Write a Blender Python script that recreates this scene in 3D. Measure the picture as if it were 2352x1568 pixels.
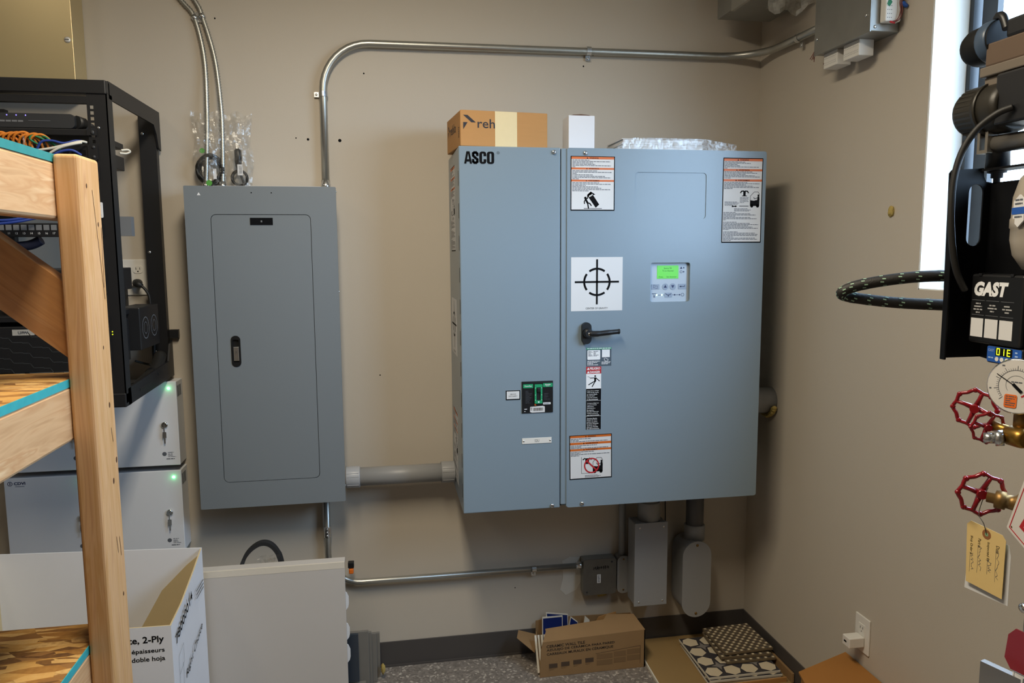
import bpy, bmesh, math, random
from mathutils import Vector, Matrix
from mathutils.geometry import tessellate_polygon
random.seed(7)
for o in list(bpy.data.objects): bpy.data.objects.remove(o)
scene = bpy.context.scene
C = scene.collection.objects

# ------------------------------------------------------------ camera, sky, lights, exposure
cam = bpy.data.cameras.new('camera'); cam.sensor_width = 36.0; cam.lens = 26.394
cam.clip_start = 0.02
co = bpy.data.objects.new('camera', cam); C.link(co)
_r = Vector((0.98492051, -0.17290824, -0.00586011)); _u = Vector((0.02579747, 0.1132857, 0.99322749)); _f = Vector((0.17107335, 0.97840129, -0.116038))
_m = Matrix((_r, _u, -_f)).transposed().to_4x4(); _m.translation = (0.6991, -2.9127, 1.6524)
co.matrix_world = _m
scene.camera = co
vs = scene.view_settings
vs.view_transform = 'Standard'; vs.look = 'None'; vs.gamma = 1.0; vs.use_curve_mapping = False
vs.exposure = 0.0

world = bpy.data.worlds.new('sky'); scene.world = world; world.use_nodes = True
bg = world.node_tree.nodes['Background']
_wn = world.node_tree.nodes; _wl = world.node_tree.links
_tc = _wn.new('ShaderNodeTexCoord'); _sx = _wn.new('ShaderNodeSeparateXYZ'); _cr = _wn.new('ShaderNodeValToRGB')
_wl.new(_tc.outputs['Generated'], _sx.inputs[0]); _mr = _wn.new('ShaderNodeMapRange'); _mr.inputs[1].default_value = -1; _mr.inputs[2].default_value = 1
_wl.new(_sx.outputs[2], _mr.inputs[0]); _wl.new(_mr.outputs[0], _cr.inputs[0])
_e = _cr.color_ramp.elements; _e[0].position = .46; _e[0].color = (.16, .17, .16, 1); _e[1].position = .5; _e[1].color = (0.50, 0.72, 1.0, 1)
_wl.new(_cr.outputs[0], bg.inputs[0]); bg.inputs[1].default_value = 17.0

def area_light(name, loc, rot, sx, sy, power, col):
    l = bpy.data.lights.new(name, 'AREA'); l.shape = 'RECTANGLE'; l.size = sx; l.size_y = sy
    l.energy = power; l.color = col
    o = bpy.data.objects.new(name, l); o.location = loc; o.rotation_euler = rot; C.link(o); return o
WARM = (1.0, 0.88, 0.69)
area_light('ceiling_light_main', (0.62, -1.75, 2.85), (0, 0, 0), 0.30, 1.15, 45, WARM)
area_light('ceiling_light_side', (-1.0, -1.9, 3.16), (0, 0, 0), 0.30, 1.15, 6, WARM)
pl = area_light('window_portal', (2.30, -1.79, 2.07), (0, math.radians(90), 0), 1.06, 1.62, 1, (1, 1, 1))
pl.data.cycles.is_portal = True

# ------------------------------------------------------------ materials
def lin(h):
    h = h.lstrip('#'); c = [int(h[i:i+2], 16)/255 for i in (0, 2, 4)]
    return tuple(x/12.92 if x <= .04045 else ((x+.055)/1.055)**2.4 for x in c)
MATS = {}
def mat(name, col, rough=.5, metal=0., var=.05, vscale=6., stretch=(1, 1, 1), bump=0., bscale=150., emit=None, es=0., spec=.5, coat=0.):
    if name in MATS: return MATS[name]
    m = bpy.data.materials.new(name); m.use_nodes = True; nt = m.node_tree; n = nt.nodes; L = nt.links
    b = n['Principled BSDF']
    c = lin(col) if isinstance(col, str) else col
    tc = n.new('ShaderNodeTexCoord'); mp = n.new('ShaderNodeMapping'); mp.inputs['Scale'].default_value = stretch
    L.new(tc.outputs['Object'], mp.inputs[0])
    ns = n.new('ShaderNodeTexNoise'); ns.inputs['Scale'].default_value = vscale; ns.inputs['Detail'].default_value = 4
    L.new(mp.outputs[0], ns.inputs['Vector'])
    rp = n.new('ShaderNodeMapRange'); rp.inputs[3].default_value = 1-var; rp.inputs[4].default_value = 1+var
    L.new(ns.outputs[0], rp.inputs[0])
    mx = n.new('ShaderNodeVectorMath'); mx.operation = 'SCALE'; mx.inputs[0].default_value = c
    L.new(rp.outputs[0], mx.inputs['Scale']); L.new(mx.outputs[0], b.inputs['Base Color'])
    b.inputs['Roughness'].default_value = rough; b.inputs['Metallic'].default_value = metal
    b.inputs['Specular IOR Level'].default_value = spec; b.inputs['Coat Weight'].default_value = coat
    if bump:
        n2 = n.new('ShaderNodeTexNoise'); n2.inputs['Scale'].default_value = bscale; n2.inputs['Detail'].default_value = 3
        L.new(mp.outputs[0], n2.inputs['Vector'])
        bp = n.new('ShaderNodeBump'); bp.inputs['Strength'].default_value = bump; bp.inputs['Distance'].default_value = .002
        L.new(n2.outputs[0], bp.inputs['Height']); L.new(bp.outputs[0], b.inputs['Normal'])
    if emit:
        b.inputs['Emission Color'].default_value = (*lin(emit), 1); b.inputs['Emission Strength'].default_value = es
    MATS[name] = m; return m
def ramp_mat(name, stops, rough, kind, scale, stretch, dist=2., bump=.15, detail=3., rot=None):
    m = bpy.data.materials.new(name); m.use_nodes = True; nt = m.node_tree; n = nt.nodes; L = nt.links
    b = n['Principled BSDF']; b.inputs['Roughness'].default_value = rough
    tc = n.new('ShaderNodeTexCoord'); mp = n.new('ShaderNodeMapping'); mp.inputs['Scale'].default_value = stretch
    if rot: mp.vector_type = 'TEXTURE'; mp.inputs['Scale'].default_value = [1/q for q in stretch]; mp.inputs['Rotation'].default_value = rot
    L.new(tc.outputs['Object'], mp.inputs[0])
    if kind == 'noise':
        t = n.new('ShaderNodeTexNoise'); t.inputs['Scale'].default_value = scale; t.inputs['Detail'].default_value = detail; t.inputs['Distortion'].default_value = dist; fac = t.outputs[0]
        L.new(mp.outputs[0], t.inputs['Vector'])
    elif kind == 'voronoi':
        w = n.new('ShaderNodeTexNoise'); w.inputs['Scale'].default_value = 9; L.new(mp.outputs[0], w.inputs['Vector'])
        ad = n.new('ShaderNodeMix'); ad.data_type = 'VECTOR'; ad.inputs[0].default_value = dist
        L.new(mp.outputs[0], ad.inputs[4]); L.new(w.outputs[1], ad.inputs[5])
        t = n.new('ShaderNodeTexVoronoi'); t.inputs['Scale'].default_value = scale; L.new(ad.outputs[1], t.inputs['Vector'])
        sp = n.new('ShaderNodeSeparateColor'); L.new(t.outputs['Color'], sp.inputs[0]); fac = sp.outputs[0]
    cr = n.new('ShaderNodeValToRGB'); e = cr.color_ramp.elements
    while len(e) < len(stops): e.new(.5)
    for k, (p, h) in enumerate(stops): e[k].position = p; e[k].color = (*lin(h), 1)
    L.new(fac, cr.inputs[0]); L.new(cr.outputs[0], b.inputs['Base Color'])
    if bump:
        bp = n.new('ShaderNodeBump'); bp.inputs['Strength'].default_value = bump; bp.inputs['Distance'].default_value = .003
        L.new(fac, bp.inputs['Height']); L.new(bp.outputs[0], b.inputs['Normal'])
    MATS[name] = m; return m
def film_mat(name, col, clear, rough):
    m = bpy.data.materials.new(name); m.use_nodes = True; nt = m.node_tree; n = nt.nodes; L = nt.links
    n.remove(n['Principled BSDF']); out = n['Material Output']
    tr = n.new('ShaderNodeBsdfTransparent'); gl = n.new('ShaderNodeBsdfGlossy'); gl.inputs['Roughness'].default_value = rough
    df = n.new('ShaderNodeBsdfDiffuse'); df.inputs['Color'].default_value = (*lin(col), 1)
    tc = n.new('ShaderNodeTexCoord'); ns = n.new('ShaderNodeTexNoise'); ns.inputs['Scale'].default_value = 55; ns.inputs['Detail'].default_value = 4
    L.new(tc.outputs['Object'], ns.inputs['Vector'])
    bp = n.new('ShaderNodeBump'); bp.inputs['Strength'].default_value = .6; bp.inputs['Distance'].default_value = .006
    L.new(ns.outputs[0], bp.inputs['Height']); L.new(bp.outputs[0], gl.inputs['Normal'])
    m1 = n.new('ShaderNodeMixShader'); m1.inputs[0].default_value = .5; L.new(df.outputs[0], m1.inputs[1]); L.new(gl.outputs[0], m1.inputs[2])
    m2 = n.new('ShaderNodeMixShader'); L.new(m1.outputs[0], m2.inputs[1]); L.new(tr.outputs[0], m2.inputs[2])
    r = n.new('ShaderNodeMapRange'); r.inputs[1].default_value = .3; r.inputs[2].default_value = .7; r.inputs[3].default_value = clear-.12; r.inputs[4].default_value = min(clear+.12, .98)
    L.new(ns.outputs[0], r.inputs[0]); L.new(r.outputs[0], m2.inputs[0]); L.new(m2.outputs[0], out.inputs[0])
    MATS[name] = m; return m
def pane_mat(name):
    m = bpy.data.materials.new(name); m.use_nodes = True; nt = m.node_tree; n = nt.nodes; L = nt.links
    n.remove(n['Principled BSDF']); out = n['Material Output']
    tr = n.new('ShaderNodeBsdfTransparent'); gl = n.new('ShaderNodeBsdfGlossy'); gl.inputs['Roughness'].default_value = .02
    mx = n.new('ShaderNodeMixShader'); mx.inputs[0].default_value = .05; L.new(tr.outputs[0], mx.inputs[1]); L.new(gl.outputs[0], mx.inputs[2])
    L.new(mx.outputs[0], out.inputs[0]); MATS[name] = m; return m

PAINT = mat('beige_wall_paint', '#beb5a7', .62, var=.025, vscale=2.5, bump=.10, bscale=320)
CEIL = mat('white_ceiling_paint', '#d8d5cd', .8, var=.02)
REVEAL = mat('glare_white_reveal', '#e2e2dc', .6, var=.02)  # white base colour stands in for strong window glare on the returns
VINYLB = mat('dark_vinyl_baseboard', '#4a4644', .45, var=.06)
ASCOG = mat('grey_blue_enamel', '#7e8e9a', .29, var=.012, vscale=4, spec=.5, bump=.03, bscale=500)
PANELG = mat('grey_panel_enamel', '#757c81', .42, var=.012, vscale=4, bump=.03, bscale=500)
PVCG = mat('grey_pvc', '#8f9091', .42, var=.03)
GALV = mat('galvanized_steel', '#b4b4ae', .38, .9, var=.13, vscale=26)
GALVD = mat('dull_galvanized_sheet', '#9a9a95', .45, .75, var=.14, vscale=14)
ZINC = mat('bright_zinc', '#d3d5d6', .24, .95, var=.05)
CHROME = mat('chrome', '#e2e3e4', .12, 1., var=.02)
BEIGEM = mat('beige_metal_cabinet', '#c4b287', .32, .45, var=.05, vscale=3)
BLACK = mat('black_plastic', '#131416', .4, var=.1)
BLACKM = mat('black_powder_coat', '#17181b', .45, var=.08, bump=.05, bscale=600)
BLACKG = mat('gloss_black_sheet', '#08090c', .5, var=.05, spec=.2)
RUBBER = mat('black_rubber', '#1b1a18', .55, var=.15, vscale=40)
DARKG = mat('dark_grey_plastic', '#2b2d30', .5, var=.06)
MIDG = mat('mid_grey_plastic', '#6f7276', .5, var=.05)
WHITEP = mat('white_plastic', '#dddad3', .42, var=.02)
WHITEE = mat('white_enamel', '#d6d8dc', .33, var=.015)
PAPER = mat('white_paper', '#d3d3d3', .7, var=.02)
INK = mat('black_ink', '#0a0b0e', .85, var=.02, spec=.15)
INKG = mat('grey_ink', '#54585f', .6, var=.05)
INKW = mat('white_ink', '#e6e8ea', .5, var=.02)
ORANGE = mat('orange_print', '#c9631c', .45, var=.04)
REDP = mat('red_print', '#b3242c', .45, var=.03)
GREENP = mat('green_print', '#1f9463', .45, var=.03)
NAVY = mat('navy_ink', '#1d2a55', .5, var=.03)
SLATE = mat('slate_label', '#4a5763', .45, var=.03)
LCD = mat('green_lcd', '#5fc23a', .3, var=.03, emit='#4fc02a', es=.35)
LEDW = mat('white_green_led', '#e8fff0', .3, emit='#c8ffd8', es=3.)
LEDG = mat('green_led', '#b0ffc8', .3, emit='#58ff8a', es=9.)
LEDY = mat('yellow_digit_led', '#d8e830', .3, emit='#d4e81e', es=1.6)
LEDB = mat('blue_led', '#8a8aff', .3, emit='#8a7cff', es=1.5)
BLUEL = mat('blue_label', '#2456a8', .4, var=.05)
CARD = mat('brown_cardboard', '#b1824c', .75, var=.05, vscale=12, stretch=(1, 1, 6), bump=.06, bscale=90)
CARDD = mat('worn_cardboard', '#8f714c', .8, var=.09, vscale=16, bump=.08, bscale=90)
CARDO = mat('orange_cardboard', '#a06c30', .75, var=.04, vscale=10)
CARDI = mat('tan_cardboard_inside', '#c6b48d', .8, var=.04, vscale=14)
CARDW = mat('white_cardboard', '#e0e2e8', .6, var=.025, vscale=10)
TAPE = mat('masking_tape', '#d9c79b', .6, var=.03, vscale=60)
TEAL = mat('teal_edge_paint', '#2f9ea6', .7, var=.16, vscale=60)
TEALD = mat('deep_teal_edge_paint', '#2a8587', .7, var=.16, vscale=60)
REDE = mat('red_enamel', '#86101a', .22, var=.06, coat=.4)
BRASS = mat('brass', '#9a7636', .34, .9, var=.15, vscale=30)
BRASSD = mat('aged_brass', '#86683c', .45, .8, var=.2, vscale=30)
MANILA = mat('manila_card', '#d8bb7c', .7, var=.04, vscale=14)
FOAM = mat('yellow_spray_foam', '#b09a55', .8, var=.25, vscale=60, bump=.5, bscale=60)
TANKM = mat('grey_tank_enamel', '#9a9286', .35, var=.06)
CABO = mat('orange_cable', '#d9812a', .5, var=.06)
CABB = mat('blue_cable', '#27408f', .45, var=.06)
CABG = mat('green_cable', '#1d7d56', .45, var=.06)
CABW = mat('white_cable', '#d8d5c8', .45, var=.04)
CABR = mat('red_brown_wire', '#6b2a22', .5, var=.06)
TILEB = mat('blue_glazed_tile', '#1d2c66', .12, var=.05)
TILEW = mat('white_tile_body', '#d9d4c6', .6, var=.03)
TILEG = mat('grey_tile', '#77736c', .55, var=.06, vscale=20)
TILED = mat('dark_slate_tile', '#363d46', .2, var=.08)
PATCREAM = mat('cream_glaze', '#d5c8ae', .3, var=.03)
PATDARK = mat('charcoal_glaze', '#3c3b40', .3, var=.05)
PATGREY = mat('grey_glaze', '#85817e', .3, var=.05)
MOSB = mat('brown_mosaic', '#6d5f4a', .5, var=.12, vscale=70)
MOSL = mat('cream_mosaic_dot', '#d8ccb2', .35, var=.04)
PATCH = mat('joint_compound', '#cfc9bd', .8, var=.05)
LEAFG = mat('leaf_green_print', '#4e9a3a', .6, var=.12)
LEAFL = mat('pale_leaf_print', '#b3c8ae', .6, var=.08)
FLOORM = ramp_mat('speckled_vinyl_floor', [(0., '#6c665f'), (.45, '#7f7871'), (.62, '#8a827a'), (.8, '#76706a'), (.95, '#b3aba0')], .4, 'voronoi', 120, (1, 1, 1), .04, .02)
WOODZ = ramp_mat('pine_post', [(.25, '#b98a5c'), (.45, '#d0a577'), (.6, '#c3955f'), (.78, '#d9b78c')], .6, 'noise', 7, (9, 9, .5), 1.2, .08)
WOODY = ramp_mat('pine_rail', [(.25, '#b38a60'), (.45, '#cca67c'), (.58, '#bf9469'), (.75, '#d8bb93')], .6, 'noise', 7, (5, .55, 5), 1.6, .08)
WOODR = ramp_mat('reddish_pine_brace', [(.25, '#9c6a3c'), (.45, '#bb8752'), (.6, '#a97748'), (.78, '#c79a66')], .6, 'noise', 7, (.6, 6, 6), 1.0, .08, rot=(0, .69, 0))
def osb_mat():
    m = bpy.data.materials.new('oriented_strand_board'); m.use_nodes = True; nt = m.node_tree; n = nt.nodes; L = nt.links; bs = n['Principled BSDF']; bs.inputs['Roughness'].default_value = .6
    tc = n.new('ShaderNodeTexCoord'); outs = []
    for ang, sx, sy, off in ((25, 14, 62, 0), (-38, 17, 70, 3.3), (80, 15, 58, 7.1)):
        mp = n.new('ShaderNodeMapping'); mp.inputs['Rotation'].default_value = (0, 0, math.radians(ang)); mp.inputs['Scale'].default_value = (sx, sy, 20); mp.inputs['Location'].default_value = (off, off, 0)
        L.new(tc.outputs['Object'], mp.inputs[0]); v = n.new('ShaderNodeTexVoronoi'); v.inputs['Scale'].default_value = 1; v.inputs['Randomness'].default_value = .9; L.new(mp.outputs[0], v.inputs['Vector'])
        sp = n.new('ShaderNodeSeparateColor'); L.new(v.outputs['Color'], sp.inputs[0]); outs.append(sp)
    def sel(fa, fb, key):
        gt = n.new('ShaderNodeMath'); gt.operation = 'GREATER_THAN'; gt.inputs[1].default_value = .55; L.new(key, gt.inputs[0])
        mx = n.new('ShaderNodeMix'); L.new(gt.outputs[0], mx.inputs[0]); L.new(fa, mx.inputs[2]); L.new(fb, mx.inputs[3]); return mx.outputs[0]
    f = sel(sel(outs[0].outputs[0], outs[1].outputs[0], outs[1].outputs[1]), outs[2].outputs[0], outs[2].outputs[1])
    gr = n.new('ShaderNodeTexNoise'); gr.inputs['Scale'].default_value = 90; L.new(tc.outputs['Object'], gr.inputs['Vector'])
    ad = n.new('ShaderNodeMath'); ad.operation = 'MULTIPLY_ADD'; ad.inputs[1].default_value = .25; L.new(gr.outputs[0], ad.inputs[0]); L.new(f, ad.inputs[2])
    cr = n.new('ShaderNodeValToRGB'); e = cr.color_ramp.elements; stops = [(.1, '#5f3d1b'), (.35, '#96672c'), (.6, '#b98a45'), (.85, '#cba364'), (1.1, '#8a6030')]
    while len(e) < 5: e.new(.5)
    for k, (p, h) in enumerate(stops): e[k].position = min(p, 1); e[k].color = (*lin(h), 1)
    L.new(ad.outputs[0], cr.inputs[0]); L.new(cr.outputs[0], bs.inputs['Base Color'])
    bp = n.new('ShaderNodeBump'); bp.inputs['Strength'].default_value = .3; bp.inputs['Distance'].default_value = .002; L.new(ad.outputs[0], bp.inputs['Height']); L.new(bp.outputs[0], bs.inputs['Normal'])
    return m
OSB = osb_mat()
FILM = film_mat('clear_plastic_film', '#d4d2ca', .86, .16)
FILMD = film_mat('dusty_plastic_sheet', '#cfc8b8', .58, .3)
PANE = pane_mat('window_glass')

# ------------------------------------------------------------ mesh building
class Fr:
    def __init__(s, o, u, v):
        s.o = Vector(o); s.u = Vector(u).normalized(); s.v = Vector(v).normalized(); s.w = s.u.cross(s.v)
    def __call__(s, a, b, c=0.): return s.o + s.u*a + s.v*b + s.w*c
W = Fr((0, 0, 0), (1, 0, 0), (0, 1, 0))
def front(y): return Fr((0, y, 0), (1, 0, 0), (0, 0, 1))            # a=x b=z, faces -y
def leftf(x): return Fr((x, 0, 0), (0, -1, 0), (0, 0, 1))           # a=-y b=z, faces -x
def rightf(x): return Fr((x, 0, 0), (0, 1, 0), (0, 0, 1))           # a=y b=z, faces +x

_txt = {}
def text_geo(s, bold=0., shear=0.):
    k = (s, bold, shear)
    if k not in _txt:
        cu = bpy.data.curves.new('t', 'FONT'); cu.body = s; cu.size = 1; cu.offset = bold; cu.shear = shear; cu.resolution_u = 3; cu.fill_mode = 'FRONT'
        ob = bpy.data.objects.new('t', cu); C.link(ob); bpy.context.view_layer.update()
        me = bpy.data.meshes.new_from_object(ob.evaluated_get(bpy.context.evaluated_depsgraph_get()))
        v = [(p.co.x, p.co.y) for p in me.vertices]; f = [tuple(p.vertices) for p in me.polygons]
        bpy.data.objects.remove(ob); bpy.data.curves.remove(cu); bpy.data.meshes.remove(me)
        x0 = min(p[0] for p in v); x1 = max(p[0] for p in v); y0 = min(p[1] for p in v); y1 = max(p[1] for p in v)
        _txt[k] = ([(p[0]-x0, p[1]-y0) for p in v], f, x1-x0, y1-y0)
    return _txt[k]
def rrect(a0, b0, a1, b1, r=.0, n=4):
    if r <= 0: return [(a0, b0), (a1, b0), (a1, b1), (a0, b1)]
    out = []
    for cx, cy, s in ((a1-r, b0+r, -90), (a1-r, b1-r, 0), (a0+r, b1-r, 90), (a0+r, b0+r, 180)):
        for k in range(n+1):
            t = math.radians(s+90*k/n); out.append((cx+r*math.cos(t), cy+r*math.sin(t)))
    return out
def ngon(cx, cy, r, n=20, ry=None, ph=0.): return [(cx+r*math.cos(ph+2*math.pi*k/n), cy+(ry or r)*math.sin(ph+2*math.pi*k/n)) for k in range(n)]
def smooth_path(pts, n=8):
    P = [Vector(p) for p in pts]; out = []
    for i in range(len(P)-1):
        p0 = P[max(i-1, 0)]; p1 = P[i]; p2 = P[i+1]; p3 = P[min(i+2, len(P)-1)]
        for k in range(n):
            t = k/n
            out.append(.5*((2*p1)+(p2-p0)*t+(2*p0-5*p1+4*p2-p3)*t*t+(3*p1-p0-3*p2+p3)*t**3))
    out.append(P[-1]); return out
def bend_path(pts, r, n=8):
    P = [Vector(p) for p in pts]; out = [P[0]]
    for i in range(1, len(P)-1):
        a = (P[i-1]-P[i]); b = (P[i+1]-P[i]); rr = min(r, a.length*.49 if i > 1 else a.length*.98, b.length*.49 if i < len(P)-2 else b.length*.98)
        a.normalize(); b.normalize(); ang = a.angle(b); d = min(rr/math.tan(ang/2), (P[i-1]-P[i]).length*.95, (P[i+1]-P[i]).length*.95)
        s = P[i]+a*d; e = P[i]+b*d; rad = d*math.tan(ang/2); cdir = (a+b).normalized(); cen = P[i]+cdir*(rad/math.sin(ang/2))
        v0 = s-cen; v1 = e-cen; tot = v0.angle(v1); ax = v0.cross(v1).normalized()
        for k in range(n+1): out.append(cen+Matrix.Rotation(tot*k/n, 3, ax) @ v0)
    out.append(P[-1]); return out

class B:
    def __init__(s): s.v = []; s.f = []; s.m = []; s.sm = []
    def face(s, pts, m=0, sm=False):
        i = len(s.v); s.v += [Vector(p) for p in pts]; s.f.append(tuple(range(i, i+len(pts)))); s.m.append(m); s.sm.append(sm)
    def mesh(s, v, f, m=0, sm=False):
        i = len(s.v); s.v += [Vector(p) for p in v]
        for q in f: s.f.append(tuple(i+k for k in q)); s.m.append(m); s.sm.append(sm)
        return s
    def box(s, a0, b0, c0, a1, b1, c1, fr=W, bev=0., m=0, seg=2):
        if bev <= 0:
            P = [fr(a, b, c) for c in (c0, c1) for b in (b0, b1) for a in (a0, a1)]
            return s.mesh(P, [(0, 2, 3, 1), (4, 5, 7, 6), (0, 1, 5, 4), (2, 6, 7, 3), (0, 4, 6, 2), (1, 3, 7, 5)], m)
        bm = bmesh.new(); bmesh.ops.create_cube(bm, size=1)
        for v in bm.verts: v.co = Vector(((a0+a1)/2+v.co.x*(a1-a0), (b0+b1)/2+v.co.y*(b1-b0), (c0+c1)/2+v.co.z*(c1-c0)))
        bmesh.ops.bevel(bm, geom=bm.edges[:], offset=bev, segments=seg, profile=.5, affect='EDGES')
        bm.verts.index_update()
        s.mesh([fr(*v.co) for v in bm.verts], [tuple(v.index for v in f.verts) for f in bm.faces], m); bm.free(); return s
    def prism(s, poly, c0, c1, fr=W, m=0, sm=False, back=True):
        n = len(poly); i = len(s.v)
        s.v += [fr(a, b, c1) for a, b in poly]+[fr(a, b, c0) for a, b in poly]
        s.f.append(tuple(range(i, i+n))); s.m.append(m); s.sm.append(False)
        if back: s.f.append(tuple(range(i+2*n-1, i+n-1, -1))); s.m.append(m); s.sm.append(False)
        for k in range(n):
            j = (k+1) % n; s.f.append((i+k, i+n+k, i+n+j, i+j)); s.m.append(m); s.sm.append(sm)
        return s
    def flat(s, poly, c, fr=W, m=0):
        s.face([fr(a, b, c) for a, b in poly], m); return s
    def rect(s, a0, b0, a1, b1, c, fr=W, m=0): return s.flat([(a0, b0), (a1, b0), (a1, b1), (a0, b1)], c, fr, m)
    def holed(s, outer, holes, c0, c1, fr=W, m=0):
        loops = [outer]+holes; allp = [p for l in loops for p in l]
        tr = tessellate_polygon([[Vector((a, b, 0)) for a, b in l] for l in loops]); i = len(s.v); N = len(allp)
        s.v += [fr(a, b, c1) for a, b in allp]+[fr(a, b, c0) for a, b in allp]
        for t in tr:
            p = [allp[k] for k in t]; cr = (p[1][0]-p[0][0])*(p[2][1]-p[0][1])-(p[1][1]-p[0][1])*(p[2][0]-p[0][0])
            if cr < 0: t = t[::-1]
            s.f.append(tuple(i+k for k in t)); s.m.append(m); s.sm.append(False)
            s.f.append(tuple(i+N+k for k in t[::-1])); s.m.append(m); s.sm.append(False)
        o = 0
        for li, l in enumerate(loops):
            n = len(l)
            for k in range(n):
                a, b = o+k, o+(k+1) % n
                q = (i+a, i+N+a, i+N+b, i+b)
                s.f.append(q if li == 0 else q[::-1]); s.m.append(m); s.sm.append(False)
            o += n
        return s
    def tube(s, path, r, n=12, m=0, caps=True, closed=False):
        P = [Vector(p) for p in path]; N = len(P); rr = r if isinstance(r, (list, tuple)) else [r]*N
        t0 = (P[1]-P[0]).normalized(); up = Vector((0, 0, 1)) if abs(t0.z) < .9 else Vector((1, 0, 0))
        a = t0.cross(up).normalized(); i = len(s.v)
        for k in range(N):
            if closed: t = (P[(k+1) % N]-P[k-1])
            else: t = (P[min(k+1, N-1)]-P[max(k-1, 0)])
            t = t.normalized() if t.length > 1e-9 else t0
            a = (a-t*a.dot(t)).normalized(); b = t.cross(a)
            for j in range(n):
                th = 2*math.pi*j/n; s.v.append(P[k]+(a*math.cos(th)+b*math.sin(th))*rr[k])
        for k in range(N if closed else N-1):
            k2 = (k+1) % N
            for j in range(n):
                j2 = (j+1) % n; s.f.append((i+k*n+j, i+k*n+j2, i+k2*n+j2, i+k2*n+j)); s.m.append(m); s.sm.append(True)
        if caps and not closed:
            s.f.append(tuple(i+j for j in range(n-1, -1, -1))); s.m.append(m); s.sm.append(False)
            s.f.append(tuple(i+(N-1)*n+j for j in range(n))); s.m.append(m); s.sm.append(False)
        return s
    def cyl(s, p0, p1, r, r1=None, n=18, m=0): return s.tube([p0, p1], [r, r if r1 is None else r1], n, m)
    def lathe(s, prof, o, ax, n=20, m=0, sm=True):
        o = Vector(o); ax = Vector(ax).normalized(); path = [o+ax*h for r, h in prof]
        up = Vector((0, 0, 1)) if abs(ax.z) < .9 else Vector((1, 0, 0)); a = ax.cross(up).normalized(); b = ax.cross(a); i = len(s.v)
        for (r, h), p in zip(prof, path):
            for j in range(n):
                th = 2*math.pi*j/n; s.v.append(p+(a*math.cos(th)+b*math.sin(th))*max(r, 1e-5))
        for k in range(len(prof)-1):
            for j in range(n):
                j2 = (j+1) % n; s.f.append((i+k*n+j, i+k*n+j2, i+(k+1)*n+j2, i+(k+1)*n+j)); s.m.append(m); s.sm.append(sm)
        s.f.append(tuple(i+j for j in range(n-1, -1, -1))); s.m.append(m); s.sm.append(False)
        e = i+(len(prof)-1)*n; s.f.append(tuple(e+j for j in range(n))); s.m.append(m); s.sm.append(False)
        return s
    def dome(s, o, ax, r, h, n=10, m=0): return s.lathe([(r, 0), (r*.93, h*.45), (r*.7, h*.8), (r*.3, h)], o, ax, n, m)
    def text(s, fr, t, a, b, c, w=None, h=None, m=0, bold=0., shear=0., align='L'):
        v, f, tw, th = text_geo(t, bold, shear)
        sx = (w/tw) if w else None; sy = (h/th) if h else None
        if sx is None: sx = sy
        if sy is None: sy = sx
        off = {'L': 0, 'C': -tw*sx/2, 'R': -tw*sx}[align]
        return s.mesh([fr(a+off+p[0]*sx, b+p[1]*sy, c) for p in v], f, m)
    def para(s, fr, a, b, w, lh, lines, c, h=.45, m=0, rnd=None):
        rnd = rnd or random
        for k, l in enumerate(lines):
            x = 0.; y = b-k*lh
            while x < l*w-.004*0:
                ww = min(rnd.uniform(.9, 3.4)*lh, l*w-x)
                if ww > .2*lh: s.rect(a+x, y-h*lh, a+x+ww, y, c, fr, m)
                x += ww+.32*lh
        return s
    def stroke(s, fr, pts, wd, c, m=0):
        for (x0, y0), (x1, y1) in zip(pts[:-1], pts[1:]):
            d = Vector((x1-x0, y1-y0)); L = d.length
            if L < 1e-6: continue
            d /= L; nx, ny = -d.y*wd/2, d.x*wd/2; e = d*wd*.25
            s.flat([(x0-e.x-nx, y0-e.y-ny), (x1+e.x-nx, y1+e.y-ny), (x1+e.x+nx, y1+e.y+ny), (x0-e.x+nx, y0-e.y+ny)], c, fr, m)
        return s
    def ring(s, fr, cx, cy, r0, r1, c, a0=0., a1=360., n=24, m=0, ky=1.):
        for k in range(n):
            t0 = math.radians(a0+(a1-a0)*k/n); t1 = math.radians(a0+(a1-a0)*(k+1)/n)
            s.flat([(cx+r0*math.cos(t0), cy+ky*r0*math.sin(t0)), (cx+r1*math.cos(t0), cy+ky*r1*math.sin(t0)), (cx+r1*math.cos(t1), cy+ky*r1*math.sin(t1)), (cx+r0*math.cos(t1), cy+ky*r0*math.sin(t1))], c, fr, m)
        return s
    def xform(s, M, start=0):
        for k in range(start, len(s.v)): s.v[k] = M @ s.v[k]
        return s

def _link(name, b, mats, off, parent):
    me = bpy.data.meshes.new(name)
    me.from_pydata([tuple(p-off) for p in b.v], [], b.f)
    for m in (mats if isinstance(mats, (list, tuple)) else [mats]): me.materials.append(m)
    me.polygons.foreach_set('material_index', b.m); me.polygons.foreach_set('use_smooth', b.sm); me.update()
    o = bpy.data.objects.new(name, me); C.link(o); o.parent = parent; return o
def tagit(o, label, cat, group=None, kind=None):
    if label: o['label'] = label
    if cat: o['category'] = cat
    if group: o['group'] = group
    if kind: o['kind'] = kind
    return o
def thing(name, label, cat, loc, group=None):
    o = bpy.data.objects.new(name, None); o.empty_display_size = .05; C.link(o); o.location = loc
    return tagit(o, label, cat, group)
def part(name, b, mats, parent, label=None, kind=None):
    r = parent
    while r.parent: r = r.parent
    o = _link(name, b, mats, Vector(r.location), parent)
    if label: o['label'] = label
    if kind: o['kind'] = kind
    elif any(w in name for w in ('print', 'pictogram', 'lettering', 'symbol', 'logo', 'slot', 'barcode', 'scrawl', 'text')): o['kind'] = 'stuff'
    return o
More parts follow.
